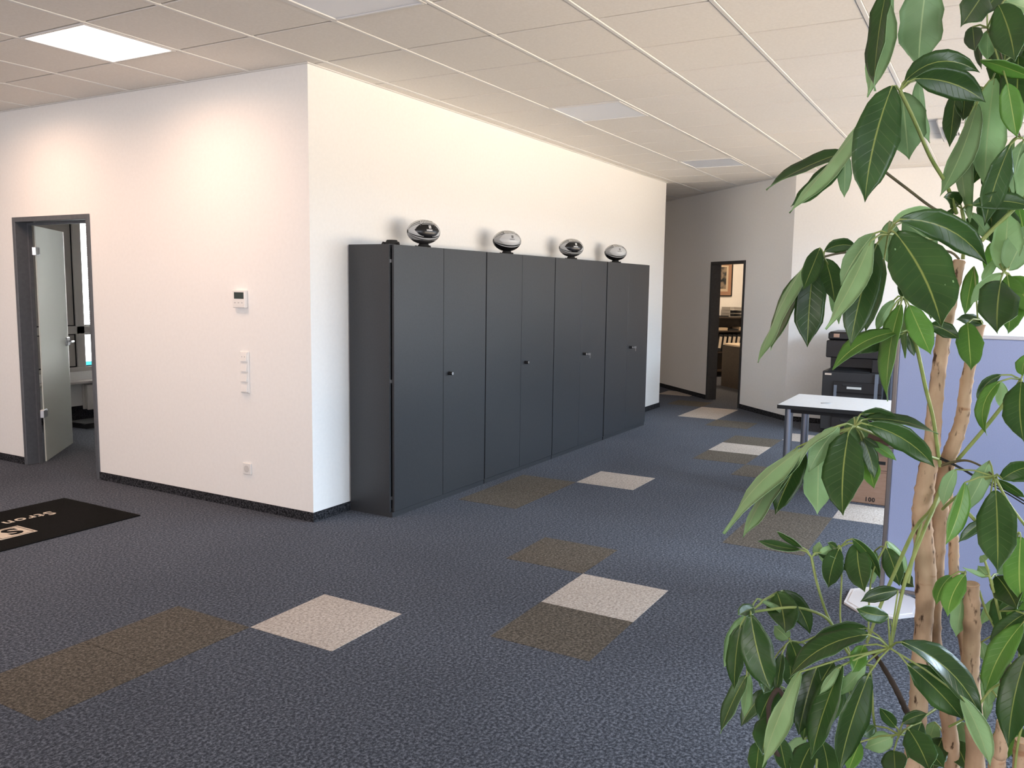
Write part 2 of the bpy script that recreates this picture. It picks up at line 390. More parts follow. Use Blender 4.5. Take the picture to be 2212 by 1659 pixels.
# office window, blind, sill, radiator
M_winf = mat('window_frame_white', (.62, .58, .54), .45)
win = struct(thing('window_1', 'white framed office window with blinds seen through the doorway', 'window', (0, OY, 0)))
mb = MB(); e = .07
mb.bbox((WX0, .02, WZ0), (WX0+e, .10, WZ1), .005); mb.bbox((WX1-e, .02, WZ0), (WX1, .10, WZ1), .005); mb.bbox((WX0+e, .02, WZ0), (WX1-e, .10, WZ0+.05), .005); mb.bbox((WX0+e, .02, WZ1-e), (WX1-e, .10, WZ1), .005)
mb.bbox((WX0+e, .02, .985), (WX1-e, .10, 1.075), .005)
for xm in (1.20, 1.78, 2.4): mb.bbox((xm-.04, .02, WZ0+.05), (xm+.06, .10, WZ1-e), .005)
mb.build('window_frame', M_winf, win)
M_gask = mat('dark_gasket', (.02, .02, .02), .7)
M_pane = mat('window_glass', (1, 1, 1), .02); bsdf(M_pane).inputs['Transmission Weight'].default_value = 1.; bsdf(M_pane).inputs['IOR'].default_value = 1.05
M_infill = mat('panel_infill', (.50, .46, .42), .5)
XS = [(WX0+e, 1.16), (1.26, 1.74), (1.84, 2.36), (2.46, WX1-e)]
for k, (a, b) in enumerate(XS):
    for z0, z1 in ((WZ0+.05, .985), (1.075, WZ1-e)):
        solid = k == 1
        pn = boxo('infill_panel' if solid else 'pane', (a+.004, .05, z0+.004), (b-.004, .062, z1-.004), M_infill if solid else M_pane, win)
        mb = MB()
        for q in ((a, a+.012), (b-.012, b)): mb.box((q[0], .044, z0), (q[1], .05, z1))
        mb.box((a+.012, .044, z0), (b-.012, .05, z0+.012)); mb.box((a+.012, .044, z1-.012), (b-.012, .05, z1)); mb.build('gasket', M_gask, win)
for k in (0, 2, 3):
    a, b = XS[k]
    sm = MB(); sm.add([(a+.02, -.012, -.004), (b-.02, -.012, -.004), (b-.02, .012, .004), (a+.02, .012, .004)], [(0, 1, 2, 3)]); sm.add([(a+.02, -.012, -.0045), (b-.02, -.012, -.0045), (b-.02, .012, .0035), (a+.02, .012, .0035)], [(3, 2, 1, 0)])
    sme = sm.mesh('blind_slat', M_winf)
    for q in range(48):
        o = bpy.data.objects.new('blind_slat', sme); COL.objects.link(o); o.parent = win; o.location = (0, .015, 1.10+q*.026)
boxo('window_sill', (WX0-.1, -.16, .43), (WX1+.1, .02, .46), M_winf, win, r=.006)
# turquoise thing outside is part of the street: a low sign plate on the opposite side of the road
tag(boxo('roof_panel', (4.0, 12.0, -1.2), (9.0, 12.2, .02), mat('turquoise_sheet', (.05, .55, .62), .6)), 'turquoise panel outdoors seen below the office window', 'panel')
rad = thing('radiator', 'white flat panel radiator under the office window', 'radiator', (2.2, OY-.1, .12))
mb = MB(); mb.bbox((-.46, -.035, 0), (.6, .0, .29), .006); mb.build('front_panel', M_winf, rad)
for k in range(26): boxo('fin', (-.44+k*.04, .002, .01), (-.43+k*.04, .05, .28), M_winf, rad)
mb = MB(); mb.bbox((-.46, .05, 0), (.6, .075, .29), .006); mb.build('back_panel', M_winf, rad)
boxo('bracket', (-.02, .075, .1), (.02, .1, .2), M_winf, rad)
t = thing('floor_box', 'dark flat case lying on the small office carpet', 'case', (1.75, 4.72, 0), .05)
boxo('lid', (-.4, -.16, .045), (.4, .16, .06), M_blackm, t, r=.004); boxo('body', (-.39, -.15, 0), (.39, .15, .045), M_blackm, t); 
for k in range(3): boxo('clasp', (-.2+k*.2, -.168, .03), (-.16+k*.2, -.15, .055), M_chrome, t)

# ------------------------------------------------------------------ switches on the left wall
t = thing('thermostat', 'white wall thermostat with dark display above the switches', 'thermostat', (0, .635, 1.42))
boxo('housing', (-.028, -.060, 0), (0, .063, .122), M_white, t, r=.004)
boxo('display', (-.0288, -.048, .062), (-.0275, .044, .107), M_lcd, t)
for k in range(3):
    for q in range(2): boxo('button', (-.0295, -.038+k*.034, .012+q*.02), (-.0275, -.026+k*.034, .018+q*.02), M_print if q else M_white, t)
t = thing('light_switch', 'vertical strip of four white rocker switches', 'switch', (0, .612, .828))
boxo('cover_frame', (-.012, -.041, 0), (0, .043, .292), M_white, t, r=.004)
for k in range(4):
    z = .012+k*.0705; mb = MB()
    mb.add([(-.012, -.03, z), (-.012, .032, z), (-.012, .032, z+.061), (-.012, -.03, z+.061), (-.024, -.029, z+.001), (-.024, .031, z+.001), (-.015, .031, z+.06), (-.015, -.029, z+.06)],
           [(4, 5, 6, 7)[::-1], (0, 1, 5, 4), (2, 3, 7, 6), (1, 2, 6, 5), (3, 0, 4, 7)]); r_ = mb.build('rocker', M_white, t)
    if k == 3:
        for q in (-.012, .014): boxo('mark', (-.0205, q-.003, z+.028), (-.0185, q+.003, z+.034), M_print, r_)
t = thing('wall_socket', 'round white power socket in a square plate near the skirting', 'socket', (0, .612, .25))
boxo('cover_frame', (-.012, -.041, 0), (0, .041, .082), M_white, t, r=.004)
mb = MB(); mb.lathe([(.021, -.0125), (.024, -.0135), (.0225, -.0125), (.019, -.0045), (.001, -.004)][::-1], 28, axis='x', o=(0, 0, .041)); 
mb.build('socket_insert', mat('socket_shade', (.66, .65, .63), .4), t)
for q in (-.009, .009):
    mb = MB(); mb.lathe([(.0025, -.0052), (.0025, -.004)], 10, axis='x', o=(0, q, .041)); mb.build('pin_hole', M_black, t)

# ------------------------------------------------------------------ doormat
MX0, MX1, MY0, MY1 = -1.95, -.525, 1.082, 1.945
M_mat = noisy('black_mat_pile', (.004, .004, .004), (.012, .011, .010), 220, .95, bump=.4)
M_matp = noisy('cream_mat_print', (.50, .42, .33), (.66, .57, .46), 200, .95)
bsdf(M_mat).inputs['Specular IOR Level'].default_value = .05; bsdf(M_base).inputs['Specular IOR Level'].default_value = .05; bsdf(M_base).inputs['Sheen Weight'].default_value = 0
t = thing('door_mat', 'black doormat with cream lettering in front of the office door', 'doormat', (MX1, MY1, 0))
boxo('pile', (MX0-MX1, MY0-MY1, 0), (0, 0, .008), M_mat, t, r=.003)
me = textmesh('Stron', .135, .002); me.materials.clear(); me.materials.append(M_matp)
o = bpy.data.objects.new('lettering', me); COL.objects.link(o); o.parent = t; o.rotation_euler = (0, 0, math.pi); o.location = (-.80-MX1, 1.675-MY1, .0086)
mb = MB(); sx1, sx0, sy0, sy1 = -1.115-MX1, -1.345-MX1, 1.29-MY1, 1.515-MY1
mb.box((sx0, sy0, .0075), (sx1, sy1, .0088)); lg = mb.build('logo_square', M_matp, t)
mb = MB()
for g in (.014,):
    mb.box((sx0+g, sy0+g, .0086), (sx1-g, sy0+g+.005, .0093)); mb.box((sx0+g, sy1-g-.005, .0086), (sx1-g, sy1-g, .0093)); mb.box((sx0+g, sy0+g+.005, .0086), (sx0+g+.005, sy1-g-.005, .0093)); mb.box((sx1-g-.005, sy0+g+.005, .0086), (sx1-g, sy1-g-.005, .0093))
mb.build('logo_border', M_mat, lg)
me = textmesh('S', .20, .008); me.materials.clear(); me.materials.append(M_mat)
o = bpy.data.objects.new('logo_letter', me); COL.objects.link(o); o.parent = lg; o.rotation_euler = (0, 0, math.pi); o.location = ((sx0+sx1)/2+.066, (sy0+sy1)/2+.073, .0092)

# ------------------------------------------------------------------ cabinets
CX = [.362, 1.562, 2.752, 3.925, 5.142]; CYF = -.385; CH = 1.862
CLAB = ['anthracite two door cabinet next to the wall corner, lock without key', 'anthracite two door cabinet second from the wall corner, lock without key',
        'anthracite two door cabinet third from the wall corner with a key in its lock', 'anthracite two door cabinet at the passage end with a key in its lock']
BACK = -.012
for k in range(4):
    x0, x1 = CX[k]+.002, CX[k+1]-.002
    if k == 3: x0 += .012
    wd = x1-x0
    t = thing('office_cabinet', CLAB[k], 'cabinet', (x0, 0, 0), 0, 'anthracite cabinets along the white wall')
    mb = MB(); yb = CYF+.026
    mb.box((0, yb, .035), (.019, BACK, CH)); mb.box((wd-.019, yb, .035), (wd, BACK, CH)); mb.box((.019, yb, CH-.022), (wd-.019, BACK, CH)); mb.box((.019, yb, .035), (wd-.019, BACK, .06)); mb.box((.019, BACK-.008, .06), (wd-.019, BACK, CH-.022))
    for z in (.45, .80, 1.15, 1.5): mb.box((.019, yb+.03, z), (wd-.019, BACK-.008, z+.02))
    mb.build('body', M_cab, t)
    boxo('plinth', (.002, CYF+.004, 0), (wd-.004-(.012 if k == 3 else 0), BACK, .035), M_cab, t)
    mid = {0: .97, 1: 2.139, 2: 3.32, 3: 4.524}[k]-x0
    for q, (a, b) in enumerate(((.006 if k != 0 else .020, mid-.0022), (mid+.0022, wd-.004))):
        d = boxo('door', (a, CYF, .037), (b, CYF+.019, CH-.003), M_cab, t, r=.0015)
        hx = a+.004 if q == 0 else b-.012
        for z in (.12, .93, 1.74): boxo('hinge', (hx-.012 if q == 0 else hx, CYF+.019, z), (hx+.02 if q == 0 else hx+.014, CYF+.026, z+.022), M_chrome, d)
        if q == 1:
            lx = a+.068
            mb = MB(); mb.lathe([(.014, CYF), (.0135, CYF-.034), (.0125, CYF-.036)], 20, axis='y', o=(lx, 0, .945)); kn = mb.build('lock_knob', M_black, d)
            mb = MB(); mb.lathe([(.011, CYF-.036), (.0105, CYF-.0375)], 20, axis='y', o=(lx, 0, .945)); mb.build('lock_face', M_chrome, kn)
            boxo('keyhole', (lx-.0012, CYF-.0382, .940), (lx+.0012, CYF-.0374, .950), M_black, kn)
            if k >= 2:
                mb = MB(); mb.box((lx-.001, CYF-.055, .942), (lx+.001, CYF-.037, .948)); mb.bbox((lx-.0012, CYF-.08, .935), (lx+.0012, CYF-.055, .957), .001); mb.box((lx-.004, CYF-.078, .905), (lx-.002, CYF-.073, .938))
                mb.build('key', M_chrome, kn)

# ------------------------------------------------------------------ footballs on stands
def football(body_dark):
    L, R = .130, .0885
    nt, nphi = 120, 168
    vs = []; cols = []
    blk = (.006, .006, .007); sil = (.52, .53, .54); gry = (.36, .365, .37); dk = (.03, .03, .032)
    for i in range(nt+1):
        a = math.pi*i/nt; t = -math.cos(a); rr = R*math.sin(a)**1.10
        for k in range(nphi):
            ph = 2*math.pi*k/nphi                     # 0 = towards the room (-y), 90 = up
            vs.append((t*L, -math.cos(ph)*rr, math.sin(ph)*rr))
            dg_ = math.degrees(ph)
            if dg_ > 180: dg_ -= 360
            fc = 8.0                                  # centre of the front panel
            s_ = min(range(4), key=lambda q: abs((dg_-fc-90*q+180) % 360-180)); d_ = abs((dg_-fc-90*s_+180) % 360-180)/45
            lens = d_/.76+(t/.76)**4
            if s_ == 0: face, band = (blk, sil) if body_dark else (sil, gry)
            elif s_ == 1: face, band = (sil, sil) if body_dark else (gry, sil)
            elif s_ == 3: face, band = (dk, gry) if body_dark else (blk, blk)
            else: face, band = (blk, sil) if body_dark else (sil, gry)
            c = face if lens < 1 else band
            if .79 < d_ < .91: c = blk
            if d_ > .965: c = sil
            if abs(t) > .985: c = blk
            if s_ == 0 and body_dark and .955 < d_/.66+(abs(t)/.45)**8*.25 < .99 and dg_ > fc and abs(t) < .5: c = sil
            cols.append(c)
    fs = []
    for i in range(nt):
        for k in range(nphi):
            fs.append((i*nphi+k, i*nphi+(k+1) % nphi, (i+1)*nphi+(k+1) % nphi, (i+1)*nphi+k))
    me = bpy.data.meshes.new('ball_skin'); me.from_pydata(vs, [], [f[::-1] for f in fs]); me.polygons.foreach_set('use_smooth', [True]*len(fs))
    at = me.color_attributes.new('panels', 'FLOAT_COLOR', 'POINT'); at.data.foreach_set('color', [x for c in cols for x in (*c, 1)])
    if 'ball_leather' not in MATS:
        m = mat('ball_leather', (.2, .2, .2), .27); a = nd(m, 'ShaderNodeAttribute'); a.attribute_name = 'panels'; lk(m, a.outputs['Color'], bsdf(m).inputs['Base Color'])
    me.materials.append(MATS['ball_leather']); me.update()
    def surf(t, ph, off): 
        a = math.acos(-t); rr = R*math.sin(a)**1.10+off
        return Vector((t*L, -math.cos(math.radians(ph))*rr, math.sin(math.radians(ph))*rr))
    def patch(mb, t0, t1, p0, p1, off, n=5):
        vv = [surf(t0+(t1-t0)*i/n, p0+(p1-p0)*j/n, off) for i in range(n+1) for j in range(n+1)]
        mb.add(vv, [(i*(n+1)+j, (i+1)*(n+1)+j, (i+1)*(n+1)+j+1, i*(n+1)+j+1) for i in range(n) for j in range(n)], 0, True)
    lac = MB()
    for k in range(9):
        t = -.36+k*.09; lac.tube([surf(t-.012, 42, .001), surf(t-.005, 50, .004), surf(t+.005, 60, .004), surf(t+.012, 68, .001)], .0034, 6)
    logo = MB(); patch(logo, .02, .16, 14, 29, .0008)
    mark = MB()
    for a, b, p0, p1 in ((.05, .13, 25, 26.6), (.05, .13, 20.7, 22.3), (.05, .13, 16.4, 18), (.05, .065, 21, 26), (.115, .13, 17, 22)): patch(mark, a, b, p0, p1, .0012, 2)
    word = MB(); x = -.12
    for k in range(11):
        wd = (.026, .016, .018, .026, .024, .026)[k % 6]; patch(word, x, x+wd, 2.5, 8.5 if k % 3 else 10, .0008, 2); x += wd+.010
    return me, lac.mesh('laces', mat('lace_white', (.7, .7, .68), .6)), logo, mark, word
BALLS = {}
for dark in (True, False):
    me, lac, logo, mark, word = football(dark)
    ink = mat('white_print', (.8, .8, .8), .5); ink2 = mat('dark_print', (.03, .03, .03), .5)
    BALLS[dark] = (me, lac, logo.mesh('logo', ink if dark else ink2), mark.mesh('logo_letter', ink2 if dark else mat('silver_print', (.4, .41, .42), .4)), word.mesh('lettering', ink if dark else mat('grey_ink', (.22, .22, .22), .5)))
def stand_mesh():
    mb = MB(); mb.lathe([(.048, 0), (.050, .004), (.040, .022), (.034, .032), (.028, .032), (.034, .018), (.040, .004)], 24, axis='z')
    for k in range(3):
        a = 2*math.pi*k/3+.4; c, s = math.cos(a), math.sin(a)
        mb.tube([(c*.04, s*.04, .008), (c*.062, s*.062, .012), (c*.068, s*.068, .0)], [.008, .008, .006], 8)
    return mb.mesh('ball_stand', M_blackm)
SM = stand_mesh()
blab = ['black and silver panelled football nearest the wall corner', 'silver football with black underside on the second cabinet from the wall corner', 'black and silver panelled football on the third cabinet from the wall corner', 'silver football with black underside at the passage end of the cabinets']
slab = ['black ring stand under the black football nearest the wall corner', 'black ring stand under the silver football on the second cabinet', 'black ring stand under the black football on the third cabinet', 'black ring stand under the silver football at the passage end']
for k, (bx, by, rz, dark) in enumerate(((.955, -.215, -29, True), (2.165, -.215, -34, False), (3.42, -.215, -38, True), (4.53, -.215, -42, False))):
    so = bpy.data.objects.new('ball_stand', SM); COL.objects.link(so); so.location = (bx, by, CH); tag(so, slab[k], 'stand', 'ball stands on the cabinets')
    t = thing('football', blab[k], 'ball', (bx, by, CH+.032+.0855), math.radians(rz), 'footballs on the cabinets')
    me, lac, logo, mark, word = BALLS[dark]
    sk = bpy.data.objects.new('ball_skin', me); COL.objects.link(sk); sk.parent = t
    for nm, m_ in (('laces', lac), ('logo', logo), ('lettering', word)):
        o = bpy.data.objects.new(nm, m_); COL.objects.link(o); o.parent = sk
    o = bpy.data.objects.new('logo_letter', mark); COL.objects.link(o); o.parent = sk
so = bpy.data.objects.new('ball_stand', SM); COL.objects.link(so); so.location = (.465, -.305, CH); tag(so, 'empty black ring stand at the front corner of the first cabinet', 'stand', 'ball stands on the cabinets')

# ------------------------------------------------------------------ second doorway and office behind it
t = struct(thing('door_2', 'dark steel door frame in the slanted wall', 'door', DGO, D45))
mb = MB(); fy = .04
mb.bbox((D2A, -WT-.02, 0), (D2A+fy, .012, D2Z), .003); mb.bbox((D2B-fy, -WT-.02, 0), (D2B, .012, D2Z), .003); mb.bbox((D2A+fy, -WT-.02, D2Z-fy), (D2B-fy, .012, D2Z), .003)
mb.build('door_frame', M_frame2, t)
def loc45(u, v, z=0): return DGO+Vector((math.cos(D45)*u+math.sin(D45)*v, math.sin(D45)*u-math.cos(D45)*v, z))
M_wood = noisy('dark_wood', (.035, .024, .017), (.06, .042, .03), 12, .5, stretch=(1, 1, 14))
M_maple = noisy('pale_desktop', (.60, .48, .34), (.68, .56, .42), 8, .45, stretch=(14, 1, 1))
area_light('office_lamp_light', loc45(3.6, 1.7, 2.9), (0, 0, D45), 1.0, .5, 42, (1, .74, .48))
t = thing('ceiling_light', 'lit ceiling lamp of the second office', 'ceiling light', loc45(3.6, 1.7, HC-.05), D45)
boxo('frame', (-.55, -.3, 0), (.55, .3, .05), M_runner, t, r=.005); boxo('diffuser', (-.5, -.25, -.006), (.5, .25, .0), M_diff_on, t)
t = thing('desk', 'brown panelled desk with pale top inside the second office', 'desk', loc45(2.75, 1.50), D45)
mb = MB(); pts = []
for k in range(24):
    a = 2*math.pi*k/24; c, s = math.cos(a), math.sin(a); pts.append((.85*math.copysign(abs(c)**.35, c), .44*math.copysign(abs(s)**.35, s)))
mb.prism(pts, .685, .71); mb.build('desktop', M_maple, t)
boxo('modesty_panel', (-.78, .38, .0), (.80, .40, .685), M_wood, t); boxo('side_panel', (.78, -.38, 0), (.80, .38, .685), M_wood, t); boxo('side_panel', (-.80, -.38, 0), (-.78, .38, .685), M_wood, t)
# shelf unit
SU, SV0, SV1 = 4.82, 1.35, 2.75
t = thing('shelf_unit', 'dark shelf unit holding binders in the second office', 'shelf', loc45(SU, (SV0+SV1)/2), D45)
hw = (SV1-SV0)/2
mb = MB()
boxo('side_panel', (0, -hw, 0), (.36, -hw+.02, 1.10), M_wood, t); boxo('side_panel', (0, hw-.02, 0), (.36, hw, 1.10), M_wood, t); boxo('back_panel', (.35, -hw+.02, 0), (.36, hw-.02, 1.075), M_wood, t)
for z in (.10, .44, .825, 1.075): boxo('shelf_board', (0, -hw+.02, z), (.35, hw-.02, z+.025), M_wood, t)
M_binder = mat('binder_black', (.012, .012, .014), .6); M_blab = mat('binder_label', (.72, .62, .50), .7)
bm_ = MB(); bm_.bbox((0, -.038, 0), (.28, .038, .31), .003); bme = bm_.mesh('binder', M_binder)
lm_ = MB(); lm_.box((-.0012, -.026, .06), (0, .026, .27)); lme = lm_.mesh('spine_label', M_blab)
for k in range(8):
    v = SV0+.30+k*.092
    t2 = thing('ring_binder', 'black lever arch binder with a pale spine label on the shelf', 'binder', loc45(SU+.01, v, .4705), D45, 'binders in the second office shelf')
    for nm, m_ in (('cover', bme), ('spine_label', lme)):
        o = bpy.data.objects.new(nm, m_); COL.objects.link(o); o.parent = t2; o.rotation_euler = (math.radians(7), 0, 0)
for k in range(5):
    v = SV0+.25+k*.22; ang = D45+(.2, -.3, .1, -.15, .25)[k]
    tag(boxo('paper_stack', (.02, -.10, 0), (.28, .10, (.03, .05, .025, .06, .03)[k]), mat('manila_paper', (.55, .43, .30), .8) if k % 2 else M_binder, None, loc=loc45(SU+.02, v, .851), rz=ang*0+D45),
        ['black folders lying on the middle shelf board', 'manila papers lying on the middle shelf board'][k % 2], 'papers', 'papers lying on the second office shelf')
t = thing('letter_tray', 'stack of grey letter trays on top of the shelf unit', 'letter tray', loc45(SU+.04, 2.08, 1.10), D45)
M_tray = mat('grey_tray', (.42, .40, .38), .5)
for k in range(3):
    mb = MB(); z = k*.06; mb.box((0, -.13, z), (.30, .13, z+.006)); mb.box((.29, -.13, z+.006), (.30, .13, z+.055)); mb.box((0, .122, z+.006), (.29, .13, z+.055)); mb.box((0, -.13, z+.006), (.29, -.122, z+.055)); mb.build('tray', M_tray, t)
tag(boxo('paper_stack', (0, -.15, 0), (.22, .15, .018), M_binder, None, loc=loc45(SU+.05, 1.78, 1.10), rz=D45), 'dark folder lying on top of the shelf unit', 'papers')
# framed print
t = thing('framed_picture', 'framed print with a broad tan mat on the second office wall', 'picture', loc45(5.2, 1.80, 1.47), D45)
hw = .36; ht = .66
M_tan = mat('tan_passepartout', (.45, .26, .17), .7); M_creamp = mat('cream_mount', (.72, .60, .45), .7)
mb = MB(); mb.bbox((-.025, -hw, 0), (0, -hw+.02, ht), .003); mb.bbox((-.025, hw-.02, 0), (0, hw, ht), .003); mb.bbox((-.025, -hw+.02, 0), (0, hw-.02, .02), .003); mb.bbox((-.025, -hw+.02, ht-.02), (0, hw-.02, ht), .003); mb.build('frame', M_blackm, t)
boxo('passepartout', (-.012, -hw+.02, .02), (-.006, hw-.02, ht-.02), M_tan, t); boxo('mount', (-.014, -hw+.09, .09), (-.011, hw-.09, ht-.09), M_creamp, t)
boxo('print', (-.016, -hw+.13, .14), (-.0135, hw-.13, ht-.12), noisy('abstract_print', (.03, .035, .04), (.30, .24, .18), 9, .5, lo=.45, hi=.6), t)
boxo('glass', (-.0205, -hw+.02, .02), (-.0185, hw-.02, ht-.02), M_pane, t)

# ------------------------------------------------------------------ copier
t = thing('copier', 'large black office copier with paper drawers against the wall', 'copier', (5.70, -2.56, 0))
M_cop = mat('copier_black', (.010, .010, .012), .38); M_cop2 = mat('copier_charcoal', (.022, .023, .026), .45); M_grey = mat('copier_grey', (.16, .18, .22), .4)
hw = .315
boxo('caster_base', (.04, -hw+.03, 0), (.60, hw-.03, .05), M_blackm, t)
boxo('body', (.02, -hw, .05), (.62, hw, .71), M_cop2, t, r=.008)
for z0, z1 in ((.07, .20), (.21, .34), (.35, .47), (.48, .60)):
    d = boxo('drawer', (0, -hw+.01, z0), (.02, hw-.12, z1), M_cop, t, r=.004)
    boxo('handle', (-.006, -.10, z1-.045), (.0, .10, z1-.02), M_cop2, d, r=.003)
boxo('side_strip', (-.004, -hw+.05, .10), (.02, -hw+.085, .70), M_grey, t); boxo('latch', (-.006, .155, .35), (.0, .185, .56), M_grey, t)
boxo('label_plate', (-.008, -.10, .525), (-.005, .05, .55), mat('label_white', (.62, .62, .60), .5), t)
boxo('badge', (.016, .22, .665), (.0195, .29, .685), mat('badge_orange', (.72, .60, .50), .5), t)
mb = MB(); mb.bbox((.25, -hw+.0, .71), (.62, hw-.04, .86), .006); mb.build('back_column', M_cop, t)
mb = MB(); mb.bbox((.05, -hw, .71), (.25, -hw+.13, .86), .006); mb.build('side_column', M_cop, t)
mb = MB(); mb.add([(.02, -.17, .715), (.25, -.17, .745), (.25, .26, .745), (.02, .26, .715), (.02, -.17, .711), (.25, -.17, .711), (.25, .26, .711), (.02, .26, .711)], [(0, 1, 2, 3), (4, 7, 6, 5), (0, 4, 5, 1), (1, 5, 6, 2), (2, 6, 7, 3), (3, 7, 4, 0)]); mb.build('output_tray', M_cop2, t)
mb = MB(); mb.bbox((.03, -hw, .86), (.62, hw-.02, 1.05), .01); mb.build('scanner', M_cop, t)
mb = MB(); mb.bbox((.05, -hw+.01, 1.052), (.60, hw-.03, 1.145), .02); mb.build('document_feeder', M_cop, t)
mb = MB(); mb.bbox((.045, .165, 1.085), (.050, .225, 1.125), .001); mb.build('badge', mat('badge_copper', (.45, .28, .2), .5), t)
mb = MB(); mb.bbox((-.10, -.14, 1.00), (.03, .10, 1.02), .004); mb.build('control_panel', M_cop2, t)
mb = MB(); mb.bbox((.15, -.30, 1.145), (.45, .02, 1.152), .003); mb.build('feed_tray', M_grey, t)
t = thing('paper_cabinet', 'grey device housing half hidden between copier and blue partition', 'cabinet', (5.78, -3.12, 0))
boxo('body', (0, -.2, 0), (.5, .19, .93), mat('slate_housing', (.10, .12, .16), .4), t, r=.01); boxo('front_panel', (-.012, -.18, .1), (0, .12, .62), M_cop, t, r=.004)
for z in (.30, .66, .82): boxo('button', (-.016 if z < .65 else -.004, .13, z), (0, .15, z+.03), M_white, t)

# ------------------------------------------------------------------ table, cartons, partition
M_top = noisy('white_laminate', (.60, .60, .61), (.64, .64, .65), 30, .35)
M_steel = mat('grey_tube', (.30, .32, .36), .32, .85)
t = thing('table', 'white topped table with black edge and round grey legs', 'table', (2.33, -2.50, 0))
TZ = .735; TL = 1.6
boxo('tabletop', (0.003, -TL+.003, TZ-.028), (.80-.003, -.003, TZ), M_top, t)
mb = MB(); 
for a, b in (((-.0, -TL, TZ-.029), (.003, 0, TZ-.001)), ((.797, -TL, TZ-.029), (.80, 0, TZ-.001)), ((.003, -TL, TZ-.029), (.797, -TL+.003, TZ-.001)), ((.003, -.003, TZ-.029), (.797, 0, TZ-.001))): mb.box(a, b)
mb.build('edge_band', M_blackm, t)
mb = MB(); mb.box((.05, -TL+.08, TZ-.06), (.75, -TL+.11, TZ-.0285)); mb.box((.05, -.11, TZ-.06), (.75, -.08, TZ-.0285)); mb.box((.04, -TL+.11, TZ-.06), (.07, -.11, TZ-.0285)); mb.box((.73, -TL+.11, TZ-.06), (.76, -.11, TZ-.0285)); mb.build('under_frame', M_blackm, t)
for a in (.075, .725):
    for b in (-.075, -TL+.075):
        mb = MB(); mb.lathe([(.026, 0), (.029, .006), (.03, .03), (.03, TZ-.0285)], 20, o=(a, b, 0)); mb.build('leg', M_steel, t)
mb = MB(); mb.lathe([(.038, TZ), (.038, TZ+.002), (.034, TZ+.003)], 24, o=(.30, -.30, 0)); mb.build('cable_grommet', mat('grommet_grey', (.38, .39, .40), .5), t)
M_card = noisy('brown_cardboard', (.30, .18, .115), (.34, .21, .14), 14, .8, stretch=(1, 1, 6)); M_card2 = noisy('dark_cardboard', (.16, .095, .06), (.2, .12, .08), 14, .8)
t = thing('cardboard_box', 'brown cardboard box with printed number on the floor under the table', 'box', (2.60, -2.95, 0))
boxo('carton', (0, -.48, 0), (.36, 0, .27), M_card, t, r=.004); boxo('lid', (-.004, -.484, .245), (.364, .004, .365), M_card, t, r=.006)
boxo('dark_band', (-.0052, -.484, .26), (-.0035, .004, .268), M_card2, t); boxo('hand_hole', (-.0056, -.30, .31), (-.0035, -.20, .335), M_blackm, t)
me = textmesh('100', .045, .001); me.materials.clear(); me.materials.append(M_blackm)
o = bpy.data.objects.new('lettering', me); COL.objects.link(o); o.parent = t; o.rotation_euler = (math.radians(90), 0, math.radians(-90)); o.location = (-.0008, -.17, .02)
t = thing('cardboard_box', 'darker cardboard box behind the numbered box under the table', 'box', (2.98, -2.86, 0))
boxo('carton', (0, -.55, 0), (.12, 0, .43), M_card2, t, r=.004); boxo('lid', (-.004, -.554, .43), (.124, .004, .47), M_card2, t, r=.004)

M_fab = noisy('blue_grey_fabric', (.36, .43, .68), (.40, .47, .74), 260, .9, bump=.15)
M_post = mat('grey_bronze_post', (.20, .18, .175), .4, .4)
t = thing('partition', 'blue-grey fabric office partition screen on flat white feet', 'partition', (.60, -3.45, 0))
PL, PH = 1.55, 1.385
boxo('fabric_panel', (.004, -PL+.022, .035), (.036, -.022, PH-.018), M_fab, t, r=.004)
boxo('post', (0, -.022, .0), (.040, 0, PH), M_post, t, r=.004); boxo('post', (0, -PL, .0), (.040, -PL+.022, PH), M_post, t, r=.004)
boxo('top_rail', (0, -PL+.022, PH-.018), (.040, -.022, PH), mat('pale_rail', (.62, .64, .70), .35, .3), t, r=.003); boxo('bottom_rail', (0, -PL+.022, .018), (.040, -.022, .036), M_post, t, r=.003)
M_foot = mat('white_foot', (.78, .76, .77), .35)
for yc in (-.03, -PL+.03):
    pts = [(-.36, -.085), (-.27, -.17), (-.05, -.17), (.03, -.09), (.03, .09), (-.05, .165), (-.27, .165), (-.36, .085)]
    mb = MB(); mb.prism([(a, b+yc) for a, b in pts], 0, .010); mb.prism([(a*.9-.012, b*.9+yc) for a, b in pts], .010, .014); mb.build('foot_plate', M_foot, t)
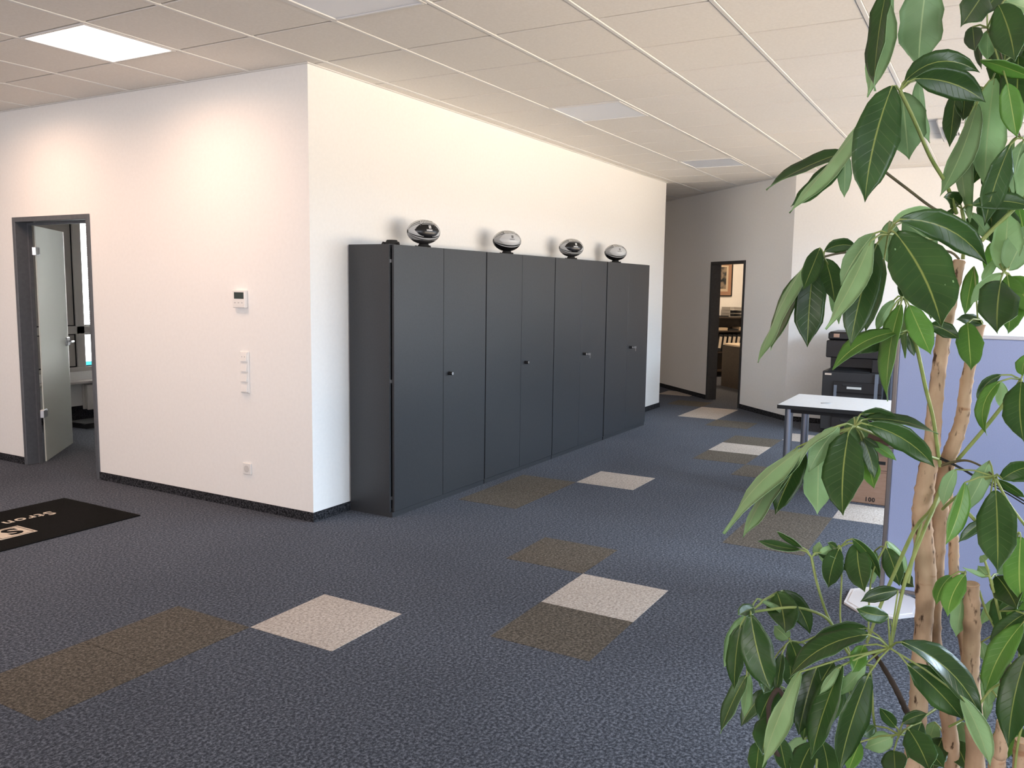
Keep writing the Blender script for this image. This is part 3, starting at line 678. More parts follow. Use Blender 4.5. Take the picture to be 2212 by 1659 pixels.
#PLANT#
# ------------------------------------------------------------------ umbrella plant in the foreground
def leaf_material(name, top, edge, rib, trans, rough, sheen=0.):
    m = mat(name, top, rough); b = bsdf(m); b.inputs['Specular IOR Level'].default_value = .45
    uv = nd(m, 'ShaderNodeUVMap'); uv.uv_map = 'blade'
    sp = nd(m, 'ShaderNodeSeparateXYZ'); lk(m, uv.outputs[0], sp.inputs[0])
    ab = nd(m, 'ShaderNodeMath', operation='ABSOLUTE'); lk(m, sp.outputs[0], ab.inputs[0])
    def ramp(src, p0, c0, p1, c1):
        r = nd(m, 'ShaderNodeValToRGB'); e = r.color_ramp.elements
        e[0].position = p0; e[0].color = (*c0, 1); e[1].position = p1; e[1].color = (*c1, 1); lk(m, src, r.inputs[0]); return r
    ribf = ramp(ab.outputs[0], .018, (1, 1, 1), .05, (0, 0, 0))
    # side veins: v + |u| * k, repeated
    mu = nd(m, 'ShaderNodeMath', operation='MULTIPLY_ADD'); lk(m, ab.outputs[0], mu.inputs[0]); mu.inputs[1].default_value = -.16; lk(m, sp.outputs[1], mu.inputs[2])
    m2 = nd(m, 'ShaderNodeMath', operation='MULTIPLY'); lk(m, mu.outputs[0], m2.inputs[0]); m2.inputs[1].default_value = 11
    fr = nd(m, 'ShaderNodeMath', operation='FRACT'); lk(m, m2.outputs[0], fr.inputs[0])
    vein = ramp(fr.outputs[0], .0, (.35, .35, .35), .10, (0, 0, 0))
    info = nd(m, 'ShaderNodeObjectInfo'); rnd = nd(m, 'ShaderNodeMapRange'); rnd.inputs[3].default_value = .78; rnd.inputs[4].default_value = 1.22; lk(m, info.outputs['Random'], rnd.inputs[0])
    tc = nd(m, 'ShaderNodeTexCoord'); nz = nd(m, 'ShaderNodeTexNoise'); nz.inputs['Scale'].default_value = 18; lk(m, tc.outputs['Object'], nz.inputs['Vector'])
    base = ramp(nz.outputs[0], .35, top, .7, edge)
    mx0 = nd(m, 'ShaderNodeMix', data_type='RGBA', blend_type='MULTIPLY'); mx0.inputs['Factor'].default_value = 1; lk(m, base.outputs[0], mx0.inputs[6]); lk(m, rnd.outputs[0], mx0.inputs[7])
    mx1 = nd(m, 'ShaderNodeMix', data_type='RGBA'); lk(m, vein.outputs[0], mx1.inputs['Factor']); lk(m, mx0.outputs[2], mx1.inputs[6]); mx1.inputs[7].default_value = (*[a*.55+b_*.45 for a, b_ in zip(top, rib)], 1)
    mx2 = nd(m, 'ShaderNodeMix', data_type='RGBA'); lk(m, ribf.outputs[0], mx2.inputs['Factor']); lk(m, mx1.outputs[2], mx2.inputs[6]); mx2.inputs[7].default_value = (*rib, 1)
    lk(m, mx2.outputs[2], b.inputs['Base Color'])
    bp = nd(m, 'ShaderNodeBump'); bp.inputs['Strength'].default_value = .25; bp.inputs['Distance'].default_value = .002; lk(m, vein.outputs[0], bp.inputs['Height']); lk(m, bp.outputs[0], b.inputs['Normal'])
    tr = nd(m, 'ShaderNodeBsdfTranslucent'); tr.inputs[0].default_value = (*trans, 1)
    mix = nd(m, 'ShaderNodeMixShader'); mix.inputs[0].default_value = .22
    out = m.node_tree.nodes['Material Output']; lk(m, b.outputs[0], mix.inputs[1]); lk(m, tr.outputs[0], mix.inputs[2]); lk(m, mix.outputs[0], out.inputs[0])
    return m
M_ltop = leaf_material('leaf_upper', (.030, .070, .020), (.050, .112, .030), (.32, .38, .10), (.18, .38, .03), .30)
M_lbot = leaf_material('leaf_underside', (.27, .46, .20), (.35, .56, .27), (.50, .66, .32), (.22, .42, .05), .5)
M_vivid_lit = leaf_material('leaf_vivid_lit', (.10, .24, .045), (.15, .32, .06), (.48, .58, .16), (.45, .75, .08), .35)  # vivid green leaves; the glow of backlit ones is put into this colour
M_stalk = noisy('green_stalk', (.22, .30, .08), (.34, .40, .13), 30, .5)
M_stalkb = noisy('brown_stalk', (.10, .085, .045), (.17, .14, .07), 30, .6)
M_bark = mat('tan_bark', (.55, .38, .25), .8)
_m = M_bark; _geo = nd(_m, 'ShaderNodeNewGeometry')
def _noise(sc, scale, det):
    mp = nd(_m, 'ShaderNodeMapping'); mp.inputs['Scale'].default_value = sc; lk(_m, _geo.outputs['Position'], mp.inputs[0])
    n = nd(_m, 'ShaderNodeTexNoise'); n.inputs['Scale'].default_value = scale; n.inputs['Detail'].default_value = det; lk(_m, mp.outputs[0], n.inputs['Vector']); return n
def _ramp(src, stops):
    r = nd(_m, 'ShaderNodeValToRGB'); e = r.color_ramp.elements
    e[0].position = stops[0][0]; e[0].color = (*stops[0][1], 1); e[1].position = stops[-1][0]; e[1].color = (*stops[-1][1], 1)
    for p_, c_ in stops[1:-1]: k_ = e.new(p_); k_.color = (*c_, 1)
    lk(_m, src, r.inputs[0]); return r
_base = _ramp(_noise((2.2, 2.2, .8), 12, 5).outputs[0], [(.30, (.36, .23, .14)), (.50, (.52, .35, .225)), (.72, (.62, .45, .30))])
_ringn = _noise((9, 9, 30), 1.0, 3); _ring = _ramp(_ringn.outputs[0], [(.64, (1, 1, 1)), (.69, (.72, .56, .46)), (.74, (.9, .82, .76))])
_scarn = _noise((26, 26, 9), 3.2, 4); _scar = _ramp(_scarn.outputs[0], [(.32, (.16, .12, .09)), (.40, (1, 1, 1))])
_patchn = _noise((5, 5, 3), 2.0, 3); _patch = _ramp(_patchn.outputs[0], [(.62, (1, 1, 1)), (.70, (.55, .52, .50))])
_c = _base.outputs[0]
for r_ in (_ring, _scar, _patch):
    x_ = nd(_m, 'ShaderNodeMix', data_type='RGBA', blend_type='MULTIPLY'); x_.inputs['Factor'].default_value = 1; lk(_m, _c, x_.inputs[6]); lk(_m, r_.outputs[0], x_.inputs[7]); _c = x_.outputs[2]
lk(_m, _c, bsdf(_m).inputs['Base Color'])
_bp = nd(_m, 'ShaderNodeBump'); _bp.inputs['Strength'].default_value = .6; _bp.inputs['Distance'].default_value = .004; lk(_m, _ringn.outputs[0], _bp.inputs['Height']); lk(_m, _bp.outputs[0], bsdf(_m).inputs['Normal'])
M_cut = noisy('cut_wood', (.50, .30, .18), (.60, .40, .26), 60, .8)

base_pt = px(2030, 1659, 1.52); base_pt.z = 0
plant = thing('umbrella_plant', 'tall potted umbrella plant with hanging leaflets in front of the partition', 'plant', base_pt)
def rel(p): return p-base_pt
mb = MB(); mb.lathe([(.17, 0), (.185, .01), (.225, .40), (.235, .42), (.235, .45), (.215, .45), (.21, .40), (.2, .36)], 40); mb.build('pot', noisy('anthracite_pot', (.03, .03, .032), (.045, .045, .048), 20, .5), plant)
mb = MB(); mb.lathe([(.205, .36), (.208, .385), (.12, .40), (.01, .405)], 32); mb.build('soil', noisy('potting_soil', (.02, .013, .009), (.06, .04, .028), 60, .95, bump=.8), plant)
def stem(name, pts, ws, m, n=12, knots=True, cut=None, root=None):
    P = [px(x, y, d) for x, y, d in pts]
    if root: P.append(base_pt+Vector(root)); ws = list(ws)+[ws[-1]]
    # smooth resample
    Q = []; R = []
    for i in range(len(P)-1):
        p0, p1, p2, p3 = P[max(i-1, 0)], P[i], P[i+1], P[min(i+2, len(P)-1)]
        d1 = pts[min(i, len(pts)-1)][2]; d2 = pts[min(i+1, len(pts)-1)][2]
        r1 = ws[i]/2/F_PX*d1; r2 = ws[i+1]/2/F_PX*d2
        k = 8 if knots else 5
        for q in range(k):
            t = q/k
            Q.append(rel(.5*((2*p1)+(p2-p0)*t+(2*p0-5*p1+4*p2-p3)*t*t+(3*p1-p0-3*p2+p3)*t**3)))
            R.append((r1+(r2-r1)*t)*((1+(.10 if (i*k+q) % 5 == 0 else 0)+random.uniform(-.04, .04)) if knots else 1))
    Q.append(rel(P[-1])); R.append(ws[-1]/2/F_PX*pts[-1][2])
    mb = MB(); mb.tube(Q, R, n)
    o = mb.build(name, m, plant)
    if cut:
        mb = MB(); d = (Q[0]-Q[1]).normalized(); mb.tube([Q[0]-d*.001, Q[0]+d*.0015], [R[0]*.93, R[0]*.9], n); mb.build('cut_face', M_cut, o)
    return o
stem('trunk', [(2072,565,1.50),(2055,640,1.50),(2040,720,1.50),(2028,800,1.50),(2019,880,1.50),(2013,960,1.50),(2000,1040,1.51),(1991,1110,1.52),(1996,1180,1.53),(2000,1250,1.54),(1996,1340,1.55),(1988,1440,1.56),(1985,1510,1.57),(1976,1600,1.58),(1970,1690,1.59)],
     [24,27,29,29,31,33,37,39,40,42,36,37,37,39,40], M_bark, cut=True, root=(-.05, .05, .39))
stem('trunk', [(2117,700,1.47),(2100,770,1.48),(2087,830,1.49),(2079,900,1.50),(2062,955,1.51),(2046,1000,1.52),(2033,1080,1.53),(2028,1150,1.54),(2021,1230,1.55),(2017,1330,1.56),(2018,1390,1.57),(2035,1480,1.58),(2049,1560,1.59),(2055,1680,1.6)],
     [22,23,25,27,30,31,31,31,33,30,30,30,31,32], M_bark, root=(-.01, -.03, .39))
stem('trunk', [(2047,1045,1.56),(2054,1110,1.56),(2060,1170,1.57),(2061,1235,1.57),(2072,1330,1.58),(2090,1450,1.6),(2110,1680,1.62)], [16,18,20,21,20,20,20], M_bark, root=(.05, -.02, .39))
stem('trunk', [(2098,1262,1.45),(2100,1330,1.46),(2098,1400,1.47),(2096,1460,1.48),(2103,1540,1.49),(2106,1680,1.5)], [30,33,34,35,36,38], M_bark, cut=True, root=(-.08, -.07, .39))
stem('trunk', [(2168,1560,1.40),(2160,1620,1.41),(2152,1690,1.42)], [26,30,32], M_bark, cut=True, root=(-.12, -.10, .39))
stem('trunk', [(2206,1600,1.42),(2200,1690,1.43)], [24,26], M_bark, cut=True, root=(-.10, -.14, .39))
stem('branch', [(1888,1412,1.42),(1905,1436,1.43),(1930,1478,1.45),(1947,1512,1.47),(1960,1540,1.5),(1980,1580,1.55)], [9,10,12,13,13,13], mat('dark_bark', (.06, .04, .03), .85))
stem('branch', [(1700,1520,1.4),(1680,1490,1.4),(1660,1540,1.42),(1690,1640,1.45),(1850,1690,1.52)], [9,10,10,10,10], mat('dark_bark', (.06, .04, .03), .85))
stem('branch', [(2188,1380,1.45),(2172,1450,1.45),(2160,1520,1.46),(2165,1600,1.46)], [10,12,12,12], mat('dark_bark', (.06, .04, .03), .85))
for pts, w_ in (([(2028,987,1.485),(2050,997,1.48),(2075,1010,1.485),(2110,1030,1.49),(2160,1052,1.5),(2214,1083,1.5)], 3.5), ([(2029,991,1.485),(2052,1001,1.48),(2078,1014,1.485),(2112,1034,1.49),(2165,1060,1.5),(2214,1090,1.5)], 3)):
    stem('tie_cord', pts, [w_]*len(pts), M_blackm, 6, False)

LP = [(0, .10), (.04, .30), (.10, .54), (.2, .80), (.32, .95), (.45, 1.), (.58, .97), (.68, .87), (.77, .68), (.825, .55), (.845, .46), (.90, .27), (.95, .11), (1., .0)]
NU = (-1, -.72, -.4, -.12, 0, .12, .4, .72, 1)
def leaf(hub, b, t, w_, face='d', bow=0, depth=1.4, dz=None, vivid_lit=False):
    """hub, base and tip in photo pixels; the depth along the leaf follows from its usual length-to-width shape"""
    bx, by = b; tx, ty = t
    Lp = math.hypot(tx-bx, ty-by); trueL = max(Lp, 2.5*w_); trueW = max(w_, .30*Lp)
    scale = depth/F_PX
    if dz is None:
        dz = math.sqrt(max(trueL**2-Lp**2, 0))*scale*.85
        dz = -dz if face == 'd' else dz*.6
    tw = math.acos(min(1, w_/trueW))*.92*(1 if (bx*7+by*3) % 2 < 1 else -1)
    nx, ny = -(ty-by)/max(Lp, 1), (tx-bx)/max(Lp, 1)
    cx, cy = (bx+tx)/2+nx*bow*2, (by+ty)/2+ny*bow*2
    A = px(bx, by, depth); Bq = px(cx, cy, depth+dz*.35); Cq = px(tx, ty, depth+dz)
    hw = trueW/2*scale
    rnd = random.Random(int(bx*13+by*7+tx)); ph = rnd.uniform(0, 6); wav = rnd.uniform(.03, .08)
    top = []; bot = []; uvs = []
    for tt, pw in LP:
        P = A*(1-tt)**2+Bq*2*tt*(1-tt)+Cq*tt*tt
        T = ((Bq-A)*(1-tt)+(Cq-Bq)*tt); T = T.normalized()
        view = (CAM-P).normalized(); S = T.cross(view); S = S.normalized() if S.length > 1e-4 else CR.copy()
        S = Matrix.Rotation(tw+.25*math.sin(ph+tt*2.2), 3, T) @ S
        N = S.cross(T).normalized()
        if N.dot(view) < 0: N = -N; 
        if face == 'l': N = -N                       # N = upper side of the leaf
        for u in NU:
            edge = pw*(1+wav*math.sin(ph*2+tt*17)*abs(u))
            off = S*(u*hw*edge)+N*(hw*pw*(.20*abs(u)**1.3)+hw*wav*1.4*abs(u)*math.sin(ph+tt*11+u))
            top.append(rel(P+off+N*.0004)); bot.append(rel(P+off-N*.0004)); uvs.append((u, tt))
    n = len(NU); m_ = len(LP); V = top+bot; F_ = []; MI = []
    o0 = len(top)
    # orientation so that top faces look along N
    def quad(i, j): return [i*n+j, (i+1)*n+j, (i+1)*n+j+1, i*n+j+1]
    a, b_, c = (Vector(V[k]) for k in quad(5, 3)[:3]); flip = ((b_-a).cross(c-a)).dot(Vector(top[5*n+3])-Vector(bot[5*n+3])) < 0
    for i in range(m_-1):
        for j in range(n-1):
            q = quad(i, j); F_.append(q[::-1] if flip else q); MI.append(0)
            q2 = [k+o0 for k in q]; F_.append(q2 if flip else q2[::-1]); MI.append(1)
    rim = [(i, 0) for i in range(m_)]+[(m_-1, j) for j in range(1, n)]+[(i, n-1) for i in range(m_-2, -1, -1)]+[(0, j) for j in range(n-2, 0, -1)]
    ids = [i*n+j for i, j in rim]
    for k in range(len(ids)): a1, b1 = ids[k], ids[(k+1) % len(ids)]; F_.append([a1, b1, b1+o0, a1+o0]); MI.append(1)
    nblade = len(V)
    sm = [True]*len(F_)
    # stalk from hub to blade
    if hub:
        hp = px(hub[0], hub[1], hub[2]); tmp = MB(); mid = (hp+A)/2+Vector((0, 0, .004))
        tmp.tube([rel(hp), rel(mid), rel(A)+rel(A)*0, rel(A+(Bq-A)*.12)], [.0016, .0015, .0014, .0008], 6)
        for f in tmp.f: F_.append([k+nblade for k in f]); MI.append(2); sm.append(True)
        V += [Vector(v) for v in tmp.v]
    me = bpy.data.meshes.new('leaflet'); me.from_pydata([tuple(v) for v in V], [], F_)
    for m__ in ((M_vivid_lit if vivid_lit else M_ltop), M_lbot, M_stalk): me.materials.append(m__)
    me.polygons.foreach_set('material_index', MI); me.polygons.foreach_set('use_smooth', sm)
    uvl = me.uv_layers.new(name='blade')
    for lp in me.loops:
        k = lp.vertex_index
        uvl.data[lp.index].uv = uvs[k % o0] if k < 2*o0 else (.5, .5)
    me.update()
    o = bpy.data.objects.new('leaflet', me); COL.objects.link(o); o.parent = plant
    return o
def cluster(hub, leaves, petiole=None, pw=7, brown=False):
    """hub (x, y, depth); each leaf: base, tip, visible width, face, bow, extra depth, young"""
    if petiole: stem('petiole', [hub]+petiole, [pw]*(len(petiole)+1), M_stalkb if brown else M_stalk, 8, False)
    for L_ in leaves:
        bx, by, tx, ty, w_, face = L_[:6]; bow = L_[6] if len(L_) > 6 else 0; dd = L_[7] if len(L_) > 7 else 0; y_ = len(L_) > 8 and L_[8]
        leaf(hub, (bx, by), (tx, ty), w_, face, bow, hub[2]+dd, None, y_)
cluster((1944,196,1.34), [(1927,186,1868,438,95,'d',10,-.06),(1924,192,1706,461,46,'l',0,0),(1949,200,1963,344,84,'l',0,.05),(1955,176,2117,157,44,'d',-34,.02),(1957,172,2030,108,34,'l',4,.03),
    (1977,170,2130,222,62,'d',-16,-.02),(1973,162,2046,118,22,'d',0,.05),(1985,172,2009,309,30,'l',6,.12)], [(1975,260,1.37),(2010,340,1.42),(2045,400,1.46),(2066,461,1.50)], 8)
cluster((1936,-40,1.36), [(1916,-22,1889,197,36,'d',6,-.02),(1905,-15,1873,210,40,'l',-10,.03),(1925,-20,1905,70,26,'l',0,.05)])
cluster((2003,-60,1.42), [(2002,-40,1984,150,92,'l',3,0)])
cluster((1856,326,1.46), [(1830,328,1655,410,22,'d',8,.0),(1826,338,1708,447,32,'d',-6,.04),(1826,330,1824,427,30,'l',0,.03)], [(1900,362,1.46),(1960,408,1.48),(2018,451,1.5),(2066,470,1.51)], 6, True)
cluster((2078,452,1.50), [(2072,442,2039,426,34,'d',4,0),(2100,443,2235,450,34,'d',-12,-.08),(2100,460,2145,525,26,'l',0,.03),(2060,448,2030,470,14,'d',-6,0),(2092,470,2100,520,30,'d',0,.02)], [(2085,500,1.5),(2080,560,1.51)], 8)
cluster((2125,190,1.46), [(2111,225,2030,424,36,'l',-8,-.02),(2072,300,2096,480,32,'l',4,.02),(2148,170,2127,405,74,'l',4,.0),(2066,190,2051,318,36,'d',0,.06),(2085,190,2080,262,40,'d',0,.08),(2100,235,2078,330,14,'l',0,.05)])
cluster((2208,298,1.42), [(2183,312,2127,488,52,'d',6,0),(2211,304,2188,424,32,'l',6,.03),(2190,300,2120,420,14,'l',0,.06),(2225,320,2215,450,50,'l',0,.02)])
cluster((2160,140,1.40), [(2176,180,2197,298,46,'d',0,-.03,True),(2118,130,2235,172,30,'d',-4,-.02,True),(2133,66,2133,130,36,'l',0,.06),(2200,120,2195,260,66,'d',0,.05),(2140,180,2100,240,20,'d',0,.08)])
cluster((2133,60,1.44), [(2130,-22,2076,58,62,'d',0,-.02),(2158,12,2192,132,70,'d',-6,-.08),(2101,58,2106,110,36,'d',0,.02),(2110,70,2120,150,18,'d',0,.06),(2170,0,2230,22,40,'l',0,.02),(2165,70,2215,110,50,'d',0,.0),(2145,110,2170,200,40,'d',0,.08)], [(2160,110,1.46),(2190,250,1.5),(2205,300,1.52)], 4, True)
cluster((1919,505,1.30), [(1944,474,2134,574,64,'d',-30,-.04),(1934,503,2035,710,116,'d',-14,-.06),(1889,504,1816,618,46,'l',6,0),(1882,520,1783,711,26,'l',-6,-.03),(1894,527,1837,749,66,'d',6,.02),(1910,560,1870,717,40,'d',4,.08),
    (1922,478,1926,578,48,'l',0,.09),(1929,480,2024,456,28,'l',-10,.05),(1950,480,2026,540,56,'l',-4,.10)], [(1988,514,1.38),(2035,519,1.45),(2076,545,1.5)], 7)
cluster((1779,555,1.46), [(1771,536,1735,626,40,'d',0,-.04),(1740,570,1638,784,32,'l',8,-.02),(1745,575,1665,757,20,'d',4,.03),(1756,580,1744,751,64,'d',2,0),(1782,560,1802,655,50,'d',-4,.04),(1781,543,1853,535,30,'d',-10,.0),(1800,600,1812,700,26,'l',0,.08)], [(1831,545,1.48),(1940,545,1.5),(2042,542,1.5),(2072,560,1.5)], 5, True)
cluster((1949,642,1.38), [(1932,648,1893,717,24,'l',4,0),(1946,658,1917,867,32,'d',10,-.05,True),(1964,660,2011,767,50,'d',0,0,True),(1958,660,1955,774,14,'d',0,.04,True),(1925,671,1902,816,10,'l',8,-.02),(1935,668,1915,745,14,'d',2,.02)], [(1968,640,1.42),(2030,640,1.48)], 4)
cluster((1966,722,1.38), [(1950,716,1798,799,38,'d',20,-.05,True),(1948,722,1852,766,40,'d',6,0),(2008,700,2073,733,32,'d',-4,.02),(1962,724,1975,770,18,'d',0,.05)], [(1980,750,1.40),(2000,840,1.43),(2015,900,1.46),(2024,960,1.48),(2031,1008,1.49)], 8)
cluster((2112,690,1.44), [(2122,700,2066,690,26,'d',4,.02),(2090,698,2098,801,52,'d',0,-.02,True),(2104,576,2084,682,32,'d',0,.06,True)])
cluster((2169,590,1.38), [(2162,606,2155,720,78,'d',4,-.05),(2166,590,2096,659,30,'l',6,0,True),(2176,596,2177,722,62,'d',-6,.0,True),(2169,584,2178,455,64,'l',0,.03,True),(2178,582,2228,480,60,'l',0,.02,True),(2185,600,2240,680,60,'d',0,.0,True),(2150,560,2120,610,20,'l',0,.08)])
stem('petiole', [(2120,520,1.46),(2150,490,1.45),(2175,466,1.44),(2216,425,1.43)], [9,9,9,9], M_stalk, 8, False)
cluster((2206,820,1.40), [(2163,810,2114,874,20,'d',14,0),(2160,824,2132,941,28,'d',22,-.02,True),(2161,824,2166,886,26,'l',0,.05),(2206,826,2212,956,64,'d',6,-.04),(2222,770,2210,812,30,'d',6,0,True)], [(2187,849,1.42),(2128,924,1.46),(2068,994,1.5)], 8)
cluster((1847,921,1.26), [(1833,934,1821,1114,82,'d',6,-.03),(1813,921,1747,1020,44,'l',6,-.02),(1845,902,1863,960,56,'l',0,.03),(1738,968,1563,1153,20,'l',18,-.03),(1722,966,1606,1161,46,'l',8,-.01),(1738,974,1674,1112,54,'d',4,.01),(1768,980,1766,1111,62,'l',0,.05),
    (1810,920,1686,1056,20,'l',24,-.03),(1859,895,1944,915,28,'d',-10,.03),(1874,905,2027,938,16,'d',-10,.02),(1873,917,2020,1010,48,'d',-16,-.01),(1862,943,1889,1035,32,'d',-4,.06),(1868,970,1889,1056,42,'d',0,.09,True),(1872,955,1936,995,20,'d',-4,.07,True),(1865,945,1900,968,14,'d',0,.05)],
    [(1890,938,1.30),(1935,956,1.35),(1985,978,1.42),(2026,992,1.48)], 7)
stem('petiole', [(1895,962,1.44),(1930,968,1.46),(1962,977,1.48),(2010,990,1.5)], [4,4,5,5], M_stalkb, 6, False)
cluster((2146,1029,1.36), [(2151,1060,2155,1236,78,'d',-2,-.04),(2137,996,2076,1112,38,'l',-4,.02),(2084,1043,2043,1176,38,'d',-6,-.02,True),(2065,1014,2038,1094,30,'l',6,.03),(2132,1122,2070,1172,24,'d',4,.06),(2165,1035,2240,1005,40,'d',-6,.02),(2160,1030,2240,1030,36,'d',-6,.03),(2155,1035,2215,1075,14,'d',0,.05)],
    [(2110,1043,1.40),(2060,1078,1.45),(2036,1100,1.5)], 6)
stem('petiole', [(2031,1006,1.49),(2060,998,1.47),(2090,995,1.45),(2125,1010,1.40),(2146,1029,1.36)], [7,6,5,4,3], M_stalkb, 8, False)
stem('petiole', [(2150,1032,1.37),(2178,1085,1.40),(2214,1135,1.42)], [6,6,6], M_stalk, 8, False)
stem('petiole', [(2064,1084,1.46),(2095,1112,1.44),(2130,1152,1.42),(2150,1190,1.41)], [8,8,8,7], M_stalk, 8, False)
cluster((2200,1150,1.42), [(2205,1160,2206,1302,66,'d',4,0,True),(2195,1180,2185,1260,30,'d',0,.05)])
stem('petiole', [(2030,1072,1.49),(2010,1105,1.47),(1978,1140,1.45),(1940,1220,1.43),(1903,1306,1.41),(1872,1390,1.40)], [11,10,8,8,7,6], M_stalk, 8, False)
stem('petiole', [(2034,1050,1.49),(2014,1104,1.46),(1994,1150,1.43),(1959,1243,1.40),(1940,1320,1.38),(1924,1400,1.36)], [10,9,8,8,7,6], M_stalk, 8, False)
stem('petiole', [(1990,1130,1.46),(1975,1190,1.45),(1962,1260,1.44)], [6,6,5], M_stalk, 8, False)
cluster((1753,1204,1.50), [(1730,1188,1637,1168,20,'d',-3,0),(1735,1184,1678,1148,9,'d',0,0),(1766,1194,1840,1237,11,'d',-4,0),(1771,1194,1821,1198,24,'l',-6,0),(1762,1200,1771,1170,20,'l',0,.02),(1770,1198,1806,1235,14,'l',0,.02)], [(1765,1260,1.49),(1784,1321,1.47),(1800,1353,1.45),(1840,1420,1.46),(1890,1440,1.47)], 6)
cluster((1816,1181,1.50), [(1812,1186,1789,1271,44,'d',4,0),(1808,1184,1788,1172,16,'d',0,0),(1851,1174,1868,1279,54,'d',4,-.01),(1842,1164,1901,1252,28,'d',-10,-.03)], [(1818,1250,1.49),(1816,1346,1.46),(1840,1420,1.46)], 4)
cluster((1912,1181,1.48), [(1915,1184,1943,1266,42,'d',-2,0),(1915,1170,1959,1243,18,'l',-8,0),(1940,1240,1975,1268,30,'d',0,.02),(1890,1190,1885,1262,22,'l',0,.06)], [(1887,1231,1.47),(1878,1290,1.46),(1876,1380,1.44)], 4)
cluster((1922,1400,1.32), [(1940,1276,1858,1300,32,'d',5,.04),(1918,1330,1850,1314,36,'d',-5,0),(1948,1387,2120,1552,60,'d',-26,-.05),(1960,1435,2082,1557,62,'d',-6,-.02),(2078,1506,2139,1656,32,'l',-6,-.06),(1875,1371,1703,1466,52,'d',22,-.04),(1872,1357,1746,1391,30,'d',10,.02),
    (1866,1394,1840,1454,36,'d',0,.02,True),(1869,1434,1803,1504,28,'l',-4,.0),(1877,1456,1812,1668,62,'d',6,-.03),(1819,1437,1752,1640,60,'d',6,.0),(1728,1452,1646,1658,24,'l',6,.0),(1765,1440,1725,1590,56,'d',4,.04),(1812,1442,1770,1500,14,'l',0,.0)],
    [(1928,1370,1.33),(1924,1340,1.36)], 3)
cluster((1620,1323,1.40), [(1622,1328,1666,1494,70,'d',6,-.04),(1613,1328,1565,1441,32,'l',4,.04),(1600,1350,1587,1494,38,'d',4,0),(1613,1459,1556,1585,30,'d',4,.04),(1618,1456,1607,1552,22,'l',0,.06),(1628,1312,1594,1328,30,'d',0,.0),(1678,1279,1696,1369,64,'d',-4,.06),(1690,1276,1750,1371,40,'d',-10,.08),(1636,1293,1722,1341,14,'l',-6,.03)],
    [(1660,1317,1.41),(1715,1312,1.42),(1760,1322,1.43),(1787,1337,1.44),(1803,1360,1.45)], 6)
cluster((1706,1384,1.44), [(1704,1380,1672,1352,34,'l',0,0),(1708,1387,1729,1457,42,'d',-3,0),(1690,1410,1676,1501,18,'d',0,-.02),(1705,1415,1710,1492,40,'d',0,.05),(1765,1403,1745,1432,14,'l',0,.02),(1660,1440,1650,1500,40,'d',0,.08)], [(1728,1388,1.44),(1790,1365,1.45),(1840,1360,1.46)], 4)
cluster((1662,1545,1.44), [(1660,1548,1646,1632,52,'d',0,0),(1682,1590,1700,1672,40,'d',0,.02),(1640,1600,1632,1680,40,'d',0,.06)])
cluster((1943,1587,1.40), [(1962,1575,2009,1668,60,'d',-4,-.02),(1935,1570,1900,1528,26,'d',0,0),(1950,1562,2004,1542,26,'d',-4,.02),(1928,1592,1868,1616,42,'l',0,.03),(1931,1622,1935,1680,52,'d',0,.02),(1890,1568,1862,1592,22,'d',0,.05),(1857,1603,1831,1668,34,'d',0,.05,True),(1990,1600,2040,1660,40,'d',0,.1),(1990,1560,1960,1640,40,'d',0,.12)], [(1985,1555,1.44),(2028,1526,1.5),(2050,1500,1.55)], 5)
cluster((2086,1236,1.42), [(2055,1244,2023,1307,30,'d',8,0,True),(2084,1242,2047,1332,42,'d',8,-.03,True),(2079,1290,2065,1376,36,'l',0,.05),(2070,1250,2050,1300,26,'d',0,.06)])
cluster((2139,1251,1.40), [(2134,1246,2112,1222,26,'l',0,.0,True),(2152,1244,2198,1316,58,'d',-4,.03),(2146,1266,2202,1318,22,'d',-4,.02),(2130,1244,2080,1226,8,'l',0,0),(2128,1212,2118,1200,22,'l',0,0),(2155,1240,2185,1215,20,'l',0,.02)], [(2156,1315,1.42),(2175,1400,1.44),(2190,1480,1.46)], 6)
stem('petiole', [(2128,1212,1.41),(2139,1251,1.40)], [5,5], M_stalk, 8, False)
cluster((2228,1330,1.36), [(2222,1322,2138,1402,34,'d',10,.02),(2210,1346,2128,1501,42,'d',12,0,True),(2218,1412,2178,1616,62,'d',8,-.04),(2120,1387,2129,1432,24,'l',0,.12),(2225,1350,2230,1450,50,'d',0,.04),(2160,1320,2212,1300,26,'d',-5,.05)])
for pts in ([(2115,1275,1.46),(2130,1320,1.46),(2148,1356,1.46),(2178,1440,1.46)], [(2200,1370,1.44),(2202,1418,1.44),(2195,1500,1.45)], [(2216,1540,1.40),(2200,1600,1.41),(2190,1680,1.42)], [(2050,1570,1.5),(2100,1540,1.46),(2140,1490,1.44),(2170,1475,1.42)], [(2120,1610,1.48),(2155,1580,1.46)], [(1880,1440,1.44),(1884,1500,1.45),(1887,1550,1.46),(1895,1600,1.48)], [(1765,1640,1.42),(1760,1690,1.43)]):
    stem('petiole', pts, [5]*len(pts), M_stalk, 8, False)
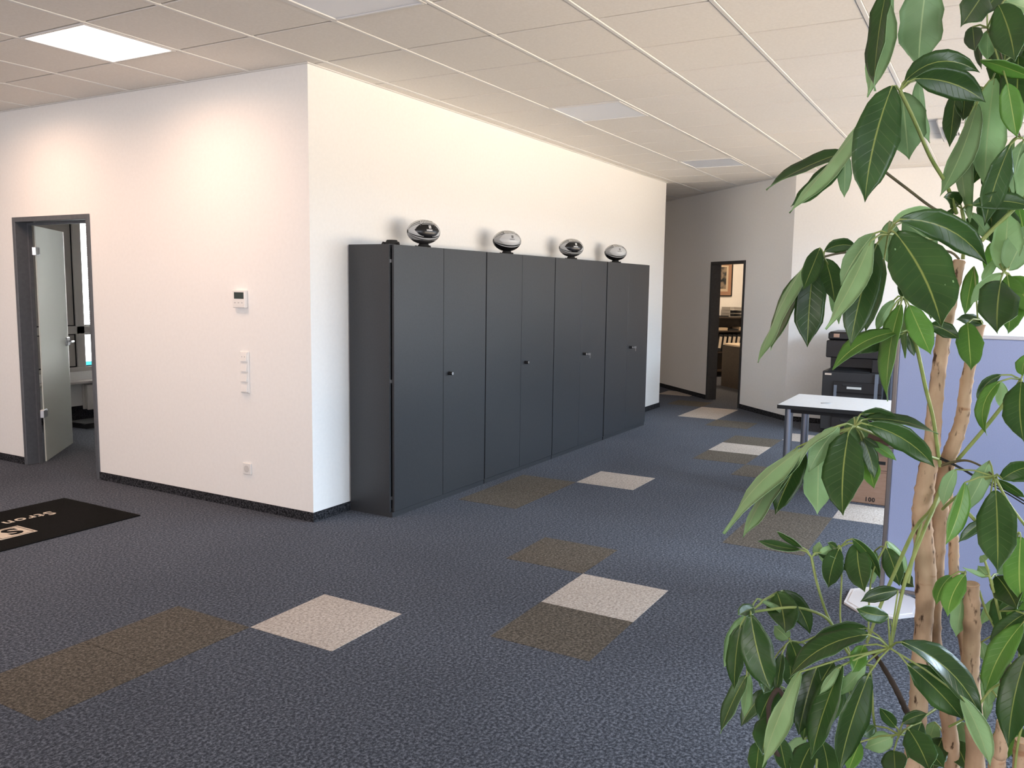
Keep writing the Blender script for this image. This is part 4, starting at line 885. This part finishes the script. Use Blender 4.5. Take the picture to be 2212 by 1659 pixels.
# further leaflets filling the crown
cluster((1790,1440,1.50), [(1800,1430,1755,1520,46,'d',4,0),(1790,1450,1800,1560,50,'d',-4,.02),(1775,1445,1700,1540,40,'d',6,.04),(1820,1460,1850,1560,44,'d',-4,.05),(1760,1500,1735,1600,48,'d',4,.03),(1850,1490,1842,1600,46,'d',0,.06)])
cluster((1680,1480,1.52), [(1676,1484,1640,1560,44,'d',4,0),(1690,1490,1690,1590,50,'d',-2,.02),(1660,1490,1600,1570,34,'d',6,.03),(1705,1500,1740,1570,36,'l',-4,.05)])
cluster((1760,1600,1.46), [(1755,1605,1720,1690,50,'d',4,0),(1775,1600,1790,1690,46,'d',-4,.02),(1740,1595,1690,1660,36,'l',4,.04)])
cluster((2190,1560,1.50), [(2185,1565,2160,1650,46,'d',4,0,True),(2200,1570,2210,1670,50,'d',-4,.0),(2150,1440,2135,1530,34,'l',4,.05),(2110,1450,2130,1560,36,'l',-4,.08)])
cluster((2040,1590,1.62), [(2035,1595,2015,1670,44,'d',4,0),(2060,1600,2090,1670,44,'d',-4,.0),(2020,1560,2000,1620,34,'l',0,.03),(2075,1560,2100,1620,36,'l',0,.03)])
cluster((2180,1270,1.46), [(2185,1275,2210,1380,50,'d',-6,.0,True),(2170,1280,2160,1370,42,'d',4,.02),(2195,1265,2240,1300,40,'d',-6,.0),(2160,1290,2120,1350,24,'l',4,.04)])
cluster((2160,330,1.52), [(2155,330,2140,430,44,'d',4,0),(2170,335,2180,440,48,'d',-4,.02),(2140,330,2100,400,34,'d',4,.03),(2185,330,2230,400,44,'d',-6,.0),(2130,420,2150,520,50,'d',0,.05)])
cluster((2185,440,1.54), [(2180,445,2165,560,56,'d',4,0),(2200,450,2215,560,54,'d',-4,.0,True),(2170,440,2125,520,36,'l',4,.04),(2150,520,2135,600,34,'d',0,.06,True)])
cluster((2180,60,1.52), [(2180,70,2170,170,60,'d',4,0),(2195,80,2215,190,60,'d',-4,.0),(2150,200,2145,330,50,'d',0,.02),(2165,-20,2120,40,40,'d',4,.03)])
cluster((1985,560,1.55), [(1990,566,1985,650,44,'d',2,0),(2005,560,2050,620,40,'l',-6,.02),(1975,575,1950,650,34,'d',4,.04),(2020,600,2010,690,36,'d',0,.06)])
